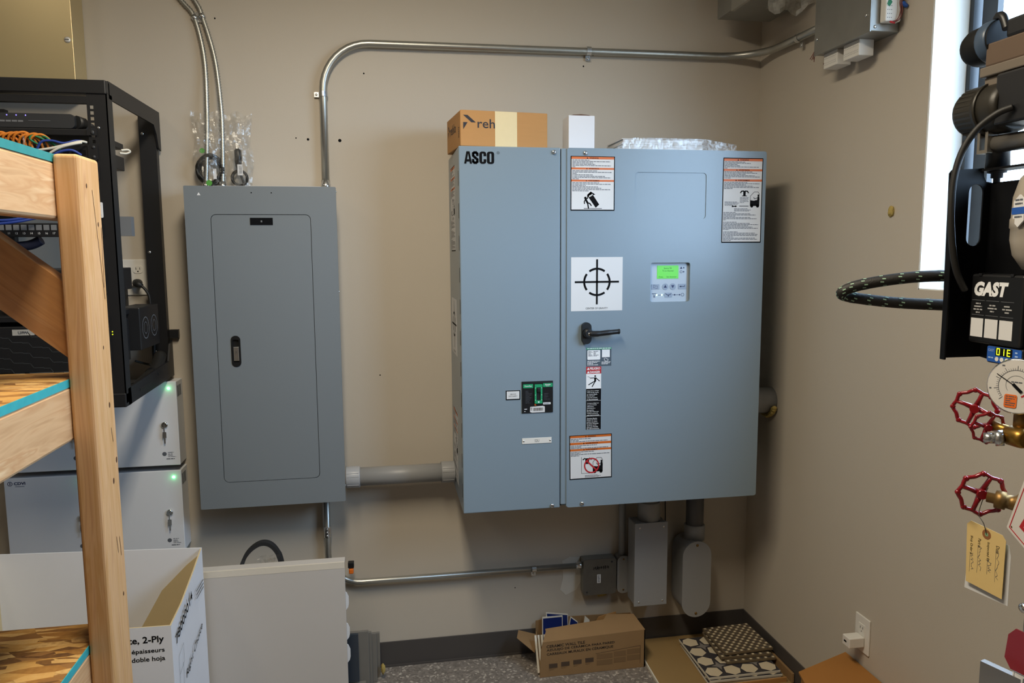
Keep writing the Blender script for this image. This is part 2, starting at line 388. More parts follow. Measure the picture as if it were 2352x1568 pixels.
def single(name, b, mats, label, cat, group=None, kind=None):
    xs = [p.x for p in b.v]; ys = [p.y for p in b.v]; zs = [p.z for p in b.v]
    loc = Vector(((min(xs)+max(xs))/2, (min(ys)+max(ys))/2, min(zs)))
    o = _link(name, b, mats, loc, None); o.location = loc
    return tagit(o, label, cat, group, kind)
def struct(name, b, mats, label=None):
    o = _link(name, b, mats, Vector((0, 0, 0)), None); o['kind'] = 'structure'
    if label: o['label'] = label
    return o
def bez(fr, x, y, z): return fr(x, y, z)

# ------------------------------------------------------------ the room
XR = 2.232; ZC = 3.2; XL = -3.6; YN = -7.05
b = B(); b.box(XL, 0, 0, XR+.2, .12, ZC); wall_back = struct('wall_back', b, PAINT)
b = B(); b.holed([(0, 0), (-YN, 0), (-YN, ZC), (0, ZC)], [[(.972, 1.543), (2.6, 1.543), (2.6, 2.6), (.972, 2.6)]], -.2, 0, leftf(XR)); wall_right = struct('wall_right', b, PAINT)
b = B(); b.box(XL-.1, YN, 0, XL, 0, ZC); struct('wall_left', b, PAINT)
b = B(); b.box(XL, YN-.12, 0, XR+.2, YN, ZC); struct('wall_front', b, PAINT)
b = B(); b.box(XL, YN, -.08, XR+.2, .12, 0); struct('floor', b, FLOORM)
b = B(); b.box(XL, YN, ZC, XR+.2, .12, ZC+.08); struct('ceiling', b, CEIL)
b = B(); b.box(XL, -.005, 0, XR, 0, .1025, bev=.0015); b.box(XL, -.014, 0, XR, -.004, .006); struct('baseboard_back', b, VINYLB)
b = B(); b.box(XR-.005, YN, 0, XR, -.005, .1025, bev=.0015); struct('baseboard_right', b, VINYLB)

# window in the right wall: returns whitened for glare, dark frame, sash, pane
b = B(); WZ = 2.6; WA = 2.6
b.box(XR+.002, -.975, 1.543, XR+.115, -.9715, WZ); b.box(XR+.002, -WA, 1.543, XR+.115, -WA+.0035, WZ)
b.box(XR+.002, -WA, 1.543, XR+.115, -.972, 1.5465); b.box(XR+.002, -WA, WZ-.0035, XR+.115, -.972, WZ)
part('window_return', b, REVEAL, wall_right)
win = struct('window_1', B().holed(rrect(.975, 1.5465, WA-.003, WZ-.0035), [rrect(.990, 1.572, WA-.018, WZ-.028)], -.03, 0, leftf(XR+.112)), mat('dark_window_frame', '#20252b', .4), 'black framed window')
b = B()
b.holed(rrect(1.008, 1.60, WA-.04, WZ-.05), [rrect(1.06, 1.645, 1.76, WZ-.10), rrect(1.82, 1.645, WA-.09, WZ-.10)], -.03, -.012, leftf(XR+.112))
part('window_sash', b, mat('black_window_sash', '#121317', .35), win)
for a0, a1 in ((1.055, 1.765), (1.815, WA-.085)):
    part('window_pane', B().box(a0, 1.64, -.026, a1, WZ-.095, -.022, leftf(XR+.112)), PANE, win)
part('window_pane', B().box(.988, 1.57, -.026, 1.012, WZ-.026, -.022, leftf(XR+.112)), PANE, win)

# drilled holes and scars in the back wall
HOLES = [(.4095, 2.078, .0025), (.452, 2.074, .0045), (.516+.05, 2.072, .006), (.66, 2.315, .003), (1.495, 2.37, .0032), (1.533, 2.413, .003), (.147, 2.486, .003), (.69, 1.19, .0025), (1.215, .285, .0025)]
for x, z, r in HOLES:
    part('screw_hole', B().flat(ngon(x, z, r, 10), .0006, front(0)), INK, wall_back)
b = B(); pts = [(1.415, .385), (1.448, .40), (1.49, .395), (1.50, .30), (1.475, .255), (1.43, .235), (1.405, .26), (1.418, .31)]
b.prism(pts, 0, .0012, front(0)); part('wall_patch', b, PATCH, wall_back, 'pale unpainted patch of joint compound')

# ------------------------------------------------------------ label printing helpers
def tri_mark(b, fr, a, z, s, c, m): b.flat([(a-s*.55, z), (a+s*.55, z), (a, z+s)], c, fr, m)
def label_plate(name, fr, a0, b0, a1, b1, parent, border=True, base=PAPER, lab=None):
    bb = B(); bb.box(a0, b0, 0, a1, b1, .0004, fr)
    if border:
        bb.rect(a0, b0, a1, b1, .0005, fr, 1); bb.rect(a0+.0032, b0+.0038, a1-.0032, b1-.0032, .0006, fr, 0)
    return part(name, bb, [base, INK], parent, lab)
def warn_head(fr, a0, a1, ys, parent, words=('WARNING', 'ADVERTENCIA', 'AVERTISSEMENT')):
    for (y0, y1), w in zip(ys, words):
        b = B(); b.rect(a0+.003, y0, a1-.003, y1, .0008, fr, 0)
        h = (y1-y0); cx = (a0+a1)/2; b.text(fr, w, cx+.004, y0+h*.18, .001, h=h*.62, m=1, bold=.02, align='C')
        tw = text_geo(w, .02)[2]/text_geo(w, .02)[3]*h*.62
        tri_mark(b, fr, cx-tw/2-.003, y0+h*.18, h*.66, .001, 1)
        part('orange_heading', b, [ORANGE, INK], parent)
def forklift(b, fr, x, y, s, c):
    b.flat([(x-.42*s, y+.1*s), (x+.45*s, y+.1*s), (x+.45*s, y+.62*s), (x+.1*s, y+.6*s), (x-.05*s, y+.55*s), (x-.42*s, y+.6*s)], c, fr)
    for q in (-.25, .3): b.flat(ngon(x+q*s, y+.1*s, .14*s, 14), c, fr)
    b.stroke(fr, [(x-.4*s, y+.6*s), (x-.4*s, y+.95*s), (x-.05*s, y+1.3*s), (x+.32*s, y+1.3*s), (x+.44*s, y+1.1*s), (x+.44*s, y+.6*s)], .035*s, c)
    b.flat(ngon(x+.34*s, y+1.02*s, .08*s, 10), c, fr); b.flat([(x+.24*s, y+.6*s), (x+.44*s, y+.6*s), (x+.4*s, y+.95*s), (x+.28*s, y+.95*s)], c, fr)
    b.stroke(fr, [(x+.28*s, y+.8*s), (x-.02*s, y+.72*s), (x-.1*s, y+.85*s)], .05*s, c)

def gravity_label(fr, a0, b0, a1, b1, parent):
    lab = label_plate('center_of_gravity_label', fr, a0, b0, a1, b1, parent, False)
    b = B(); w = a1-a0; h = b1-b0; cx = (a0+a1)/2; cy = b0+h*.54; t = w*.036
    b.rect(cx-t/2, cy-h*.42, cx+t/2, cy+h*.42, .0007, fr); b.rect(cx-w*.43, cy-t/2, cx+w*.43, cy+t/2, .0007, fr)
    for k in range(4): b.ring(fr, cx, cy, w*.245-t*.5, w*.245+t*.6, .0008, 90*k-37, 90*k+37, 10)
    part('target_symbol', b, INK, lab)
    b = B(); b.text(fr, 'CENTER OF GRAVITY', cx, b0+h*.03, .0007, w=w*.43, h=h*.036, align='C'); part('caption', b, INK, lab)
    return lab
def tip_label(fr, a0, b0, a1, b1, parent):
    lab = label_plate('tip_over_warning_label', fr, a0, b0, a1, b1, parent); H = b1-b0; w = a1-a0
    Y = lambda t: b1-t*H
    warn_head(fr, a0, a1, [(Y(.055), Y(.012)), (Y(.245), Y(.21)), (Y(.465), Y(.43))], lab)
    b = B(); q = random.Random(3)
    for t0, ls in ((.068, [.43, .93, .52, .56, .94, .08]), (.262, [.62, .96, .11, .5, .8, .94, .16]), (.48, [.66, .95, .34, .63, .71, .93, .4])):
        b.para(fr, a0+.006, Y(t0), w-.012, H*.0247, ls, .0008, .5, rnd=q)
    part('small_print', b, INKG, lab)
    b = B(); X = lambda t: a0+t*w
    b.flat([(X(.455), Y(.645)), (X(.56), Y(.70)), (X(.40), Y(.74)), (X(.37), Y(.71))][::1], .0008, fr)
    b.flat([(X(.37), Y(.712)), (X(.455), Y(.645)), (X(.65), Y(.885)), (X(.57), Y(.945))], .0008, fr)
    b.stroke(fr, [(X(.425), Y(.735)), (X(.47), Y(.715)), (X(.49), Y(.70))], .0045, .0011, 1)
    b.flat(ngon(X(.335), Y(.765), .0045, 12), .0008, fr)
    b.stroke(fr, [(X(.34), Y(.79)), (X(.385), Y(.855))], .007, .0008); b.stroke(fr, [(X(.385), Y(.855)), (X(.405), Y(.95))], .0045, .0008)
    b.stroke(fr, [(X(.385), Y(.855)), (X(.435), Y(.865)), (X(.47), Y(.905))], .004, .0008)
    b.stroke(fr, [(X(.345), Y(.79)), (X(.385), Y(.77)), (X(.385), Y(.73))], .0035, .0008); b.stroke(fr, [(X(.335), Y(.80)), (X(.31), Y(.83)), (X(.315), Y(.87))], .0035, .0008)
    b.rect(X(.3), Y(.965), X(.71), Y(.955), .0008, fr)
    part('falling_cabinet_pictogram', b, [INK, PAPER], lab); return lab
def lift_label(fr, a0, b0, a1, b1, parent):
    lab = label_plate('lifting_warning_label', fr, a0, b0, a1, b1, parent); H = b1-b0; w = a1-a0
    Y = lambda t: b1-t*H; X = lambda t: a0+t*w
    warn_head(fr, a0, a1, [(Y(.038), Y(.01)), (Y(.155), Y(.13)), (Y(.275), Y(.25))], lab)
    b = B(); q = random.Random(5)
    for t0, ls in ((.045, [.55, .7, .36, .42, .92, .08]), (.16, [.75, .88, .57, .82, .95, .17]), (.283, [.62, .95, .58, .78, .95, .23]), (.638, [.34, .73, .87, .34, .73, .9, .08]), (.752, [.36, .72, .95, .68, .8, .94, .17]), (.868, [.4, .87, .94, .92, .28, .87, .94, .22])):
        b.para(fr, a0+.005, Y(t0), w-.01, H*.0146, ls, .0008, .5, rnd=q)
    b.para(fr, X(.06), Y(.515), w*.36, H*.0125, [.85, 1, .9, .55], .0008, .5, rnd=q); b.para(fr, X(.3), Y(.595), w*.42, H*.0125, [.8, 1, .9], .0008, .5, rnd=q)
    b.para(fr, X(.44), Y(.46), w*.22, H*.012, [1, .95, 1, .9, 1, .5], .0008, .45, rnd=q)
    part('small_print', b, INKG, lab)
    b = B(); forklift(b, fr, X(.81), Y(.577), w*.27, .0008)
    b.rect(X(.52), Y(.445), X(.58), Y(.385), .0008, fr); b.rect(X(.49), Y(.449), X(.615), Y(.441), .0008, fr)
    for sgn in (-1, 1): b.stroke(fr, [(X(.55+sgn*.02), Y(.387)), (X(.55+sgn*.075), Y(.39)), (X(.55+sgn*.1), Y(.41))], .004, .0008)
    b.stroke(fr, [(X(.26), Y(.568)), (X(.34), Y(.568))], .0035, .0008)
    for q2 in (.26, .34): b.flat(ngon(X(q2), Y(.568), .0032, 8), .0008, fr)
    b.stroke(fr, [(X(.43), Y(.565)), (X(.66), Y(.565))], .002, .0008)
    part('forklift_pictogram', b, INK, lab); return lab
def nolift_label(fr, a0, b0, a1, b1, parent):
    lab = label_plate('forklift_prohibition_label', fr, a0, b0, a1, b1, parent); H = b1-b0; w = a1-a0
    Y = lambda t: b1-t*H; X = lambda t: a0+t*w
    warn_head(fr, a0, a1, [(Y(.06), Y(.015)), (Y(.215), Y(.165)), (Y(.355), Y(.31))], lab)
    b = B(); q = random.Random(9)
    for t0, ls in ((.078, [.5, .2, .93]), (.23, [.66, .26, .94]), (.37, [.58, .24, .97, .21])): b.para(fr, a0+.005, Y(t0), w-.01, H*.029, ls, .0008, .5, rnd=q)
    b.para(fr, X(.36), Y(.915), w*.38, H*.019, [.8, 1, .85], .0008, .5, rnd=q)
    part('small_print', b, INKG, lab)
    b = B(); forklift(b, fr, X(.66), Y(.87), w*.27, .0008)
    b.stroke(fr, [(X(.28), Y(.5)), (X(.28), Y(.87)), (X(.52), Y(.87))], .0012, .0008)
    b.rect(X(.37), Y(.66), X(.46), Y(.53), .0008, fr)
    for sgn in (-1, 1): b.stroke(fr, [(X(.415+sgn*.05), Y(.53)), (X(.415+sgn*.1), Y(.56))], .004, .0008)
    part('forklift_pictogram', b, INK, lab)
    b = B(); b.ring(fr, X(.52), Y(.70), .0235, .0285, .0011, n=32); k = .018
    b.stroke(fr, [(X(.52)-k, Y(.70)+k), (X(.52)+k, Y(.70)-k)], .0055, .0012); part('prohibition_ring', b, REDP, lab)
    return lab
def screw(name, p, ax, r, parent, m=ZINC, h=.004):
    b = B(); b.dome(p, ax, r, h, 10); return part(name, b, m, parent)

# ------------------------------------------------------------ large transfer switch enclosure
AX0, AX1, AZ0, AZ1, AY = .967, 2.069, .746, 2.009, -.3737
ts = thing('transfer_switch_cabinet', 'large blue-grey wall cabinet lettered ASCO, with lever handle and warning labels', 'cabinet', (1.518, -.187, AZ0))
b = B(); b.box(AX0, -.352, AZ0, AX1, -.002, AZ1, bev=.004); part('enclosure_body', b, ASCOG, ts)
FA = front(AY)
lp = part('side_cover', B().box(AX0, AZ0+.001, -.021, 1.3135, AZ1, 0, FA, .003), ASCOG, ts)
part('cover_gap', B().box(1.308, AZ0+.004, -.0215, 1.322, AZ1-.004, -.014, FA), DARKG, ts)
b = B(); b.box(1.3168, AZ0+.012, -.021, 1.342, AZ1-.002, -.0015, FA, .002)
b.holed(rrect(1.338, AZ0, AX1, AZ1, .008), [rrect(1.580, 1.771, 1.843, 1.931, .012), rrect(1.641, 1.479, 1.789, 1.618, .009)], -.021, .0015, FA)
door = part('door', b, ASCOG, ts)
part('door_edge', B().box(1.3365, AZ0+.004, -.02, 1.3405, AZ1-.003, .003, FA, .0014), ASCOG, door)
part('blank_window_plate', B().box(1.575, 1.766, -.01, 1.848, 1.936, -.0015, FA), ASCOG, door)
for x, z in ((1.291, 1.993), (1.401, 1.992), (1.285, .757), (1.395, .758)):
    bb = B(); bb.lathe([(.0075, 0), (.0075, .003), (.0062, .0055), (.003, .006)], FA(x, z, .001), (0, -1, 0), 12); bb.rect(x-.005, z-.0008, x+.005, z+.0008, .0072, FA, 1)
    part('screw', bb, [ZINC, DARKG], ts)
b = B(); 
def heavy(b, fr, x, z, w, h, t, ch, c):
    r = w*.34
    if ch == 'A':
        b.flat([(x, z), (x+t*.78, z), (x+w*.5, z+h*.82), (x+w*.5, z+h), (x+w*.30, z+h)], c, fr); b.flat([(x+w-t*.78, z), (x+w, z), (x+w*.70, z+h), (x+w*.5, z+h), (x+w*.5, z+h*.82)], c, fr); b.rect(x+w*.26, z+h*.17, x+w*.74, z+h*.36, c+.0001, fr)
    elif ch == 'O': b.holed(rrect(x, z, x+w, z+h, r), [rrect(x+t, z+h*.15, x+w-t, z+h*.85, (w-2*t)*.45)], c-.0001, c, fr)
    elif ch == 'C':
        b.holed(rrect(x, z, x+t, z+h, 0), [], c-.0001, c, fr) if False else None
        b.flat([(x, z+r), (x+r*.35, z+r*.3), (x+r, z), (x+w-r, z), (x+w-r*.3, z+r*.3), (x+w, z+r), (x+w, z+h*.38), (x+w-t, z+h*.38), (x+w-t, z+h*.2), (x+w*.5, z+h*.15), (x+t, z+h*.2), (x+t, z+h*.5), (x, z+h*.5)], c, fr)
        b.flat([(x, z+h*.5), (x+t, z+h*.5), (x+t, z+h*.8), (x+w*.5, z+h*.85), (x+w-t, z+h*.8), (x+w-t, z+h*.62), (x+w, z+h*.62), (x+w, z+h-r), (x+w-r*.3, z+h-r*.3), (x+w-r, z+h), (x+r, z+h), (x+r*.3, z+h-r*.3), (x, z+h-r)], c, fr)
    else:
        P = [(x+w-t*.5, z+h*.68), (x+w-t*.5, z+h*.82), (x+w*.62, z+h-t*.38), (x+w*.38, z+h-t*.38), (x+t*.5, z+h*.84), (x+t*.5, z+h*.66), (x+w*.5, z+h*.5), (x+w-t*.5, z+h*.36), (x+w-t*.5, z+h*.17), (x+w*.62, z+t*.38), (x+w*.38, z+t*.38), (x+t*.5, z+h*.18), (x+t*.5, z+h*.34)]
        b.stroke(fr, P, t*.88, c)
for ch, x_, w_ in (('A', .985, .0265), ('S', 1.0105, .0235), ('C', 1.036, .0235), ('O', 1.0615, .0245)): heavy(b, FA, x_, 1.951, w_, .0405, .0092, ch, .0006)
b.ring(FA, 1.0995, 1.988, .0038, .0046, .0006); b.text(FA, 'R', 1.0982, 1.9862, .0006, h=.0038)
part('lettering', b, INK, ts)
tip_label(Fr((0, AY, 0), (1, 0, 0), (0, 0, 1)), 1.349, 1.798, 1.506, 1.982, door).location = (0, -.0016, 0)
lift_label(FA, 1.904, 1.687, 2.056, 1.985, door).location = (0, -.0016, 0)
gravity_label(FA, 1.352, 1.452, 1.538, 1.639, door).location = (0, -.0016, 0)
FT = Fr(FA(1.349, .847, .0016), (1, 0, .01), (-.01, 0, 1))
nolift_label(FT, 0, 0, .157, .162, door)
# dark instruction label and danger label
FD = front(AY-.0016)
l = part('service_label', B().box(1.408, 1.256, 0, 1.500, 1.322, .0004, FD), SLATE, door)
b = B(); b.rect(1.408, 1.3155, 1.500, 1.322, .0006, FD); part('green_band', b, GREENP, l)
b = B(); b.flat(rrect(1.412, 1.279, 1.459, 1.3135, .003), .0006, FD); b.rect(1.4655, 1.287, 1.494, 1.3145, .0006, FD)
b.para(FD, 1.412, 1.2745, .046, .0042, [1, .8, .45, .9], .0007, .5); b.para(FD, 1.464, 1.271, .033, .0036, [1, .9, .7], .0007, .5)
b.stroke(FD, [(1.474, 1.284), (1.474, 1.277), (1.478, 1.2735), (1.487, 1.2735), (1.488, 1.280), (1.480, 1.282), (1.479, 1.285)], .0016, .0007)
b.para(FD, 1.411, 1.3205, .086, .0046, [1], .0008, .6); part('white_print', b, INKW, l)
b = B(); b.para(FD, 1.415, 1.310, .016, .0034, [.7, 1, .6, .7, .9, 1], .0008, .5); b.para(FD, 1.434, 1.310, .021, .0034, [.9, .5, .4, .4, .9, .6], .0008, .5); part('small_print', b, INKG, l)
l = part('danger_label', B().box(1.408, 1.028, 0, 1.463, 1.2545, .0004, FD), INK, door)
b = B(); b.rect(1.408, 1.229, 1.463, 1.2545, .0006, FD); part('red_heading', b, REDP, l)
b = B(); b.rect(1.408, 1.1755, 1.463, 1.229, .0006, FD)
for z, t in ((1.2435, 'PELIGRO'), (1.231, 'DANGER')):
    b.text(FD, t, 1.4215, z, .0008, w=.0375, h=.0085, bold=.03); tri_mark(b, FD, 1.4155, z, .009, .0008, 0)
TXT = [(1.169, ['Hazardous voltage', 'Will shock, burn,', 'or cause death.', 'Do not open', 'until ALL power', 'is disconnected.']), (1.1245, ['Voltaje peligroso', 'Causará choque', 'eléctrico,', 'quemaduras o', 'la muerte.', 'No abra hasta que', 'TODA la potencia', 'está desconectada.']), (1.0695, ['Tension élevée.', 'Risque de choc,', 'brûlure et même', "la mort. N'ouvrir", "qu'après avoir", 'débranché TOUTES', 'les alimentations.'])]
for z0, ls in TXT:
    for k, t in enumerate(ls): b.text(FD, t, 1.4115, z0-.0035-k*.0061, .0007, w=len(t)*.00255, h=.0042, bold=.012)
for z in (1.1325, 1.0765): b.rect(1.408, z, 1.463, z+.0008, .0007, FD)
part('white_print', b, INKW, l)
b = B(); cx, cz = 1.441, 1.2205; b.flat(ngon(cx, cz, .0032, 12), .0008, FD)
b.stroke(FD, [(1.441, 1.214), (1.441, 1.203)], .007, .0008); b.stroke(FD, [(1.443, 1.2145), (1.457, 1.2025)], .0032, .0008); b.stroke(FD, [(1.441, 1.2145), (1.423, 1.214)], .0026, .0008)
b.stroke(FD, [(1.4405, 1.203), (1.417, 1.190)], .0034, .0008); b.stroke(FD, [(1.442, 1.203), (1.430, 1.183)], .0034, .0008); b.stroke(FD, [(1.423, 1.214), (1.418, 1.2185), (1.413, 1.219)], .0012, .0008)
part('shock_pictogram', b, INK, l)
# controller recessed in the door
ctl = part('controller', B().box(1.636, 1.474, -.02, 1.794, 1.623, -.013, FA), mat('pale_control_face', '#aebac6', .4, var=.015), ts)
b = B(); FC = front(AY+.013)
b.box(1.6705, 1.561, 0, 1.7505, 1.6075, .0012, FC); part('display', b, LCD, ctl)
b = B(); b.text(FC, 'Source OK', 1.7105, 1.595, .0016, w=.03, h=.006, align='C'); b.text(FC, 'TS on Normal', 1.7105, 1.586, .0016, w=.042, h=.006, align='C'); b.text(FC, 'Press      See Inverter', 1.7105, 1.565, .0016, w=.066, h=.005, align='C')
part('display_text', b, mat('lcd_ink', '#2f7a22', .5), ctl)
for a0, a1, kind in ((1.650, 1.680, 0), (1.6915, 1.7125, 1), (1.7195, 1.7405, 2), (1.750, 1.781, 3)):
    b = B(); zc = 1.5325
    if kind in (1, 2): b.prism(ngon((a0+a1)/2, zc, .0115, 20), 0, .0012, FC)
    else: b.prism(rrect(a0, zc-.009, a1, zc+.009, .002), 0, .0012, FC)
    k = part('button', b, mat('button_grey', '#8f9db0', .5), ctl); b = B(); cx = (a0+a1)/2
    if kind == 1: b.flat([(cx-.006, zc-.004), (cx+.006, zc-.004), (cx, zc+.007)], .0015, FC)
    if kind == 2: b.flat([(cx-.006, zc+.005), (cx, zc-.006), (cx+.006, zc+.005)], .0015, FC)
    if kind == 3: b.stroke(FC, [(cx-.007, zc), (cx+.009, zc), (cx+.009, zc+.004)], .002, .0015); b.flat([(cx-.011, zc), (cx-.004, zc-.003), (cx-.004, zc+.003)], .0015, FC)
    if kind == 0: b.stroke(FC, [(cx-.008, zc+.006), (cx-.002, zc+.006), (cx-.002, zc-.003), (cx-.008, zc-.003), (cx-.008, zc+.006)], .0009, .0015); b.stroke(FC, [(cx-.001, zc-.006), (cx+.007, zc-.006), (cx+.007, zc+.003), (cx, zc+.003)], .0009, .0015)
    part('symbol', b, NAVY, k)
b = B(); zc = 1.503
b.stroke(FC, [(1.671, zc), (1.703, zc)], .0013, .0006); b.stroke(FC, [(1.726, zc), (1.757, zc)], .0013, .0006); b.flat(ngon(1.738, zc, .0028, 10), .0007, FC); b.flat(ngon(1.757, zc, .0026, 10), .0007, FC)
b.ring(FC, 1.768, zc, .0048, .006, .0006); b.stroke(FC, [(1.653, zc+.005), (1.669, zc+.005)], .0018, .0006); b.stroke(FC, [(1.658, zc+.002), (1.661, zc-.006), (1.665, zc+.002)], .0014, .0006); b.rect(1.658, zc-.008, 1.665, zc-.006, .0006, FC)
b.stroke(FC, [(1.704, zc+.004), (1.710, zc), (1.718, zc), (1.724, zc+.004)], .0018, .0017); b.stroke(FC, [(1.714, zc), (1.714, zc-.006)], .0018, .0017)
b.flat([(1.756, 1.5955), (1.766, 1.5955), (1.761, 1.6035)], .0006, FC); b.ring(FC, 1.761, 1.585, .0038, .005, .0006); b.flat(ngon(1.7705, 1.599, .0026, 10), .0006, FC); b.flat(ngon(1.7705, 1.585, .0026, 10), .0006, FC)
part('diagram_print', b, NAVY, ctl)
part('button', B().prism(rrect(1.700, 1.494, 1.728, 1.511, .002), 0, .001, FC), MATS['button_grey'], ctl)
for x in (1.6705, 1.690): part('indicator_light', B().dome(FC(x, zc, .0006), (0, -1, 0), .003, .002), LEDW, ctl)
# lever handle
b = B(); b.prism(rrect(1.389, 1.337, 1.422, 1.413, .0165, 6), .0015, .018, FA); part_h = part('handle_base', b, BLACK, ts)
b = B(); b.lathe([(.018, .01), (.0165, .03), (.012, .036)], FA(1.4075, 1.376), (0, -1, 0), 18)
b.tube(smooth_path([FA(1.412, 1.3745, .030), FA(1.44, 1.3745, .0335), (1.48, AY-.034, 1.378), (1.513, AY-.032, 1.380), (1.519, AY-.0315, 1.380)], 5), [.0105]*6+[.0095]*5+[.0085]*5+[.0095]*3+[.007]*2, 12)
hd = part('lever', b, BLACK, ts)
b = B(); b.lathe([(.0062, 0), (.0062, .003), (.004, .004)], FA(1.4105, 1.3735, .034), (0, -1, 0), 14); b.rect(1.4095, 1.370, 1.4115, 1.377, .0382, FA, 1); part('key_lock', b, [CHROME, DARKG], hd)
# breaker face and plates in the side cover
FL = front(AY-.0003)
br = part('breaker', B().box(1.1765, 1.0975, 0, 1.2875, 1.2095, .0025, FL), BLACK, ts)
b = B(); FB = front(AY-.0028); b.box(1.178, 1.202, 0, 1.2865, 1.2085, .0012, FB); part('upper_lip', b, BLACKM, br)
b = B(); b.holed(rrect(1.2215, 1.131, 1.2485, 1.199, .002), [rrect(1.2275, 1.142, 1.2425, 1.1885, .001)], 0, .005, FB); part('switch_surround', b, GREENP, br)
b = B(); b.box(1.2275, 1.142, 0, 1.2425, 1.1885, .0015, FB); b.box(1.229, 1.172, .001, 1.241, 1.1865, .010, FB, .002); part('toggle', b, BLACKM, br)
for q_ in ((1.181, 1.1865, 1.2165, 1.2), (1.2515, 1.1885, 1.286, 1.202)): part('green_badge', B().prism(rrect(*q_, .0015), 0, .001, FB), GREENP, br)
b = B(); b.text(FB, 'PowerPact', 1.1865, 1.191, .0013, w=.025, h=.005, bold=.02); b.text(FB, 'Schneider', 1.2585, 1.1945, .0013, w=.021, h=.0055, bold=.02); b.text(FB, 'Electric', 1.2625, 1.1905, .0013, w=.012, h=.003)
b.para(FB, 1.189, 1.176, .026, .0047, [.4, .5, .9, .8, .55, .8, .7, .6, .5, .7], .0004, .22, 1); b.para(FB, 1.256, 1.165, .024, .005, [.7, .5, .6, .4, .9], .0004, .22, 1)
b.rect(1.252, 1.1265, 1.279, 1.1335, .0006, FB); b.para(FB, 1.185, 1.113, .012, .008, [.8, .3], .0004, .3)
for z in (1.1865, 1.162, 1.1435):
    for x in (1.2235, 1.2465): b.flat(ngon(x, z, .0012, 8), .0053, FB)
b.rect(1.233, 1.134, 1.238, 1.139, .0053, FB); part('white_print', b, [INKW, INKG], br)
b = B(); b.text(FB, 'SQUARE D', 1.2545, 1.128, .0009, w=.021, h=.0035, bold=.03); part('dark_print', b, NAVY, br)
part('orange_mark', B().rect(1.2215, 1.1235, 1.227, 1.130, .0006, FB), ORANGE, br)
b = B(); b.prism([(1.205, 1.101), (1.212, 1.0985), (1.258, 1.099), (1.258, 1.119), (1.252, 1.1215), (1.206, 1.1195)], 0, .0008, FB); st = part('barcode_sticker', b, PAPER, br)
b = B(); x = 1.216
while x < 1.252:
    wd = random.uniform(.0006, .0019); b.rect(x, 1.1045, x+wd, 1.1155, .001, FB); x += wd+random.uniform(.0006, .0014)
b.para(FB, 1.208, 1.1165, .005, .004, [1, .8, 1], .001, .5); part('barcode', b, INK, st)
l = label_plate('service_disconnect_label', FL, 1.120, 1.146, 1.171, 1.180, ts)
b = B(); b.text(FL, 'SERVICE', 1.1455, 1.164, .0008, w=.022, h=.0045, align='C'); b.text(FL, 'DISCONNECT', 1.1455, 1.157, .0008, w=.031, h=.0045, align='C'); part('lettering', b, INK, l)
l = part('name_plate', B().box(1.177, .987, 0, 1.283, 1.0075, .0015, FL, .0006), WHITEP, ts)
b = B(); b.text(FL, '52U', 1.230, .9925, .0018, w=.016, h=.0095, align='C'); part('lettering', b, INKG, l)
for x in (1.1825, 1.2775): part('screw', B().dome(FL(x, .997, .0015), (0, -1, 0), .0035, .002), ZINC, l)
# left flank: labels and hinge slots
FS = leftf(AX0-.0002)
lift_label(FS, .085, 1.663, .237, 1.963, ts); gravity_label(FS, .06, 1.285, .235, 1.49, ts)
lift_label(Fr(FS(.065, .80), (0, -1, -.03), (0, -.03, 1)), 0, 0, .15, .275, ts)
b = B()
for k in range(11): b.box(.352, .80+k*.108, -.001, .356, .80+k*.108+.05, .0008, FS)
part('edge_slot', b, DARKG, ts)

# ------------------------------------------------------------ breaker panel
pn = thing('breaker_panel', 'tall grey electrical panel with flush door on the back wall', 'electrical panel', (.299, -.075, .7457))
part('box', B().box(.055, -.137, .752, .543, -.002, 1.884, bev=.003), PANELG, pn)
FP = front(-.15)
b = B(); b.holed(rrect(.045, .7457, .553, 1.8902, .004), [rrect(.1285, .840, .4645, 1.794, .018)], -.014, 0, FP); part('trim_cover', b, PANELG, pn)
part('door_gap', B().box(.12, .83, -.013, .474, 1.804, -.008, FP), DARKG, pn)
b = B(); b.holed(rrect(.1305, .842, .4625, 1.792, .016), [rrect(.1785, 1.263, .2045, 1.368, .0128, 6)], -.01, -.0003, FP); pd = part('door', b, PANELG, pn)
lt = part('latch', B().holed(rrect(.1755, 1.260, .2075, 1.371, .0158, 6), [rrect(.181, 1.277, .202, 1.357, .005, 4)], -.002, .0018, FP), BLACK, pd)
b = B(); b.box(.179, 1.265, -.012, .204, 1.366, -.006, FP); part('latch_recess', b, BLACK, lt)
b = B(); b.box(.182, 1.281, -.006, .201, 1.331, .001, FP, .0015); b.ring(FP, .1915, 1.313, .0055, .0072, .0016); b.flat(ngon(.1915, 1.313, .0052, 14), .0016, FP); b.rect(.1908, 1.3095, .1922, 1.3165, .0019, FP, 1)
part('lock', b, [ZINC, DARKG], lt)
l = part('name_plate', B().box(.259, 1.757, 0, .335, 1.782, .0012, FP), INK, pd); part('emblem', B().prism(rrect(.2945, 1.7665, .2995, 1.773, .001), .001, .0016, FP), MIDG, l)
part('warning_mark', B().flat([(.088, 1.858), (.100, 1.858), (.094, 1.868)], .0005, FP), INKW, pn)
for x in (.267, .334): part('screw_hole', B().flat(ngon(x, 1.868, .0022, 8), .0005, FP), INK, pn)
for x, z in ((.549, .80), (.549, 1.875), (.549, 1.52)): part('screw', B().dome((x+.003, -.13, z), (1, 0, 0), .004, .003), ZINC, pn)
b = B(); b.box(.135, -.12, 1.8905, .50, -.03, 1.8935); single('paper_sheet', b, PAPER, 'white paper sheet lying on top of the grey electrical panel', 'paper')

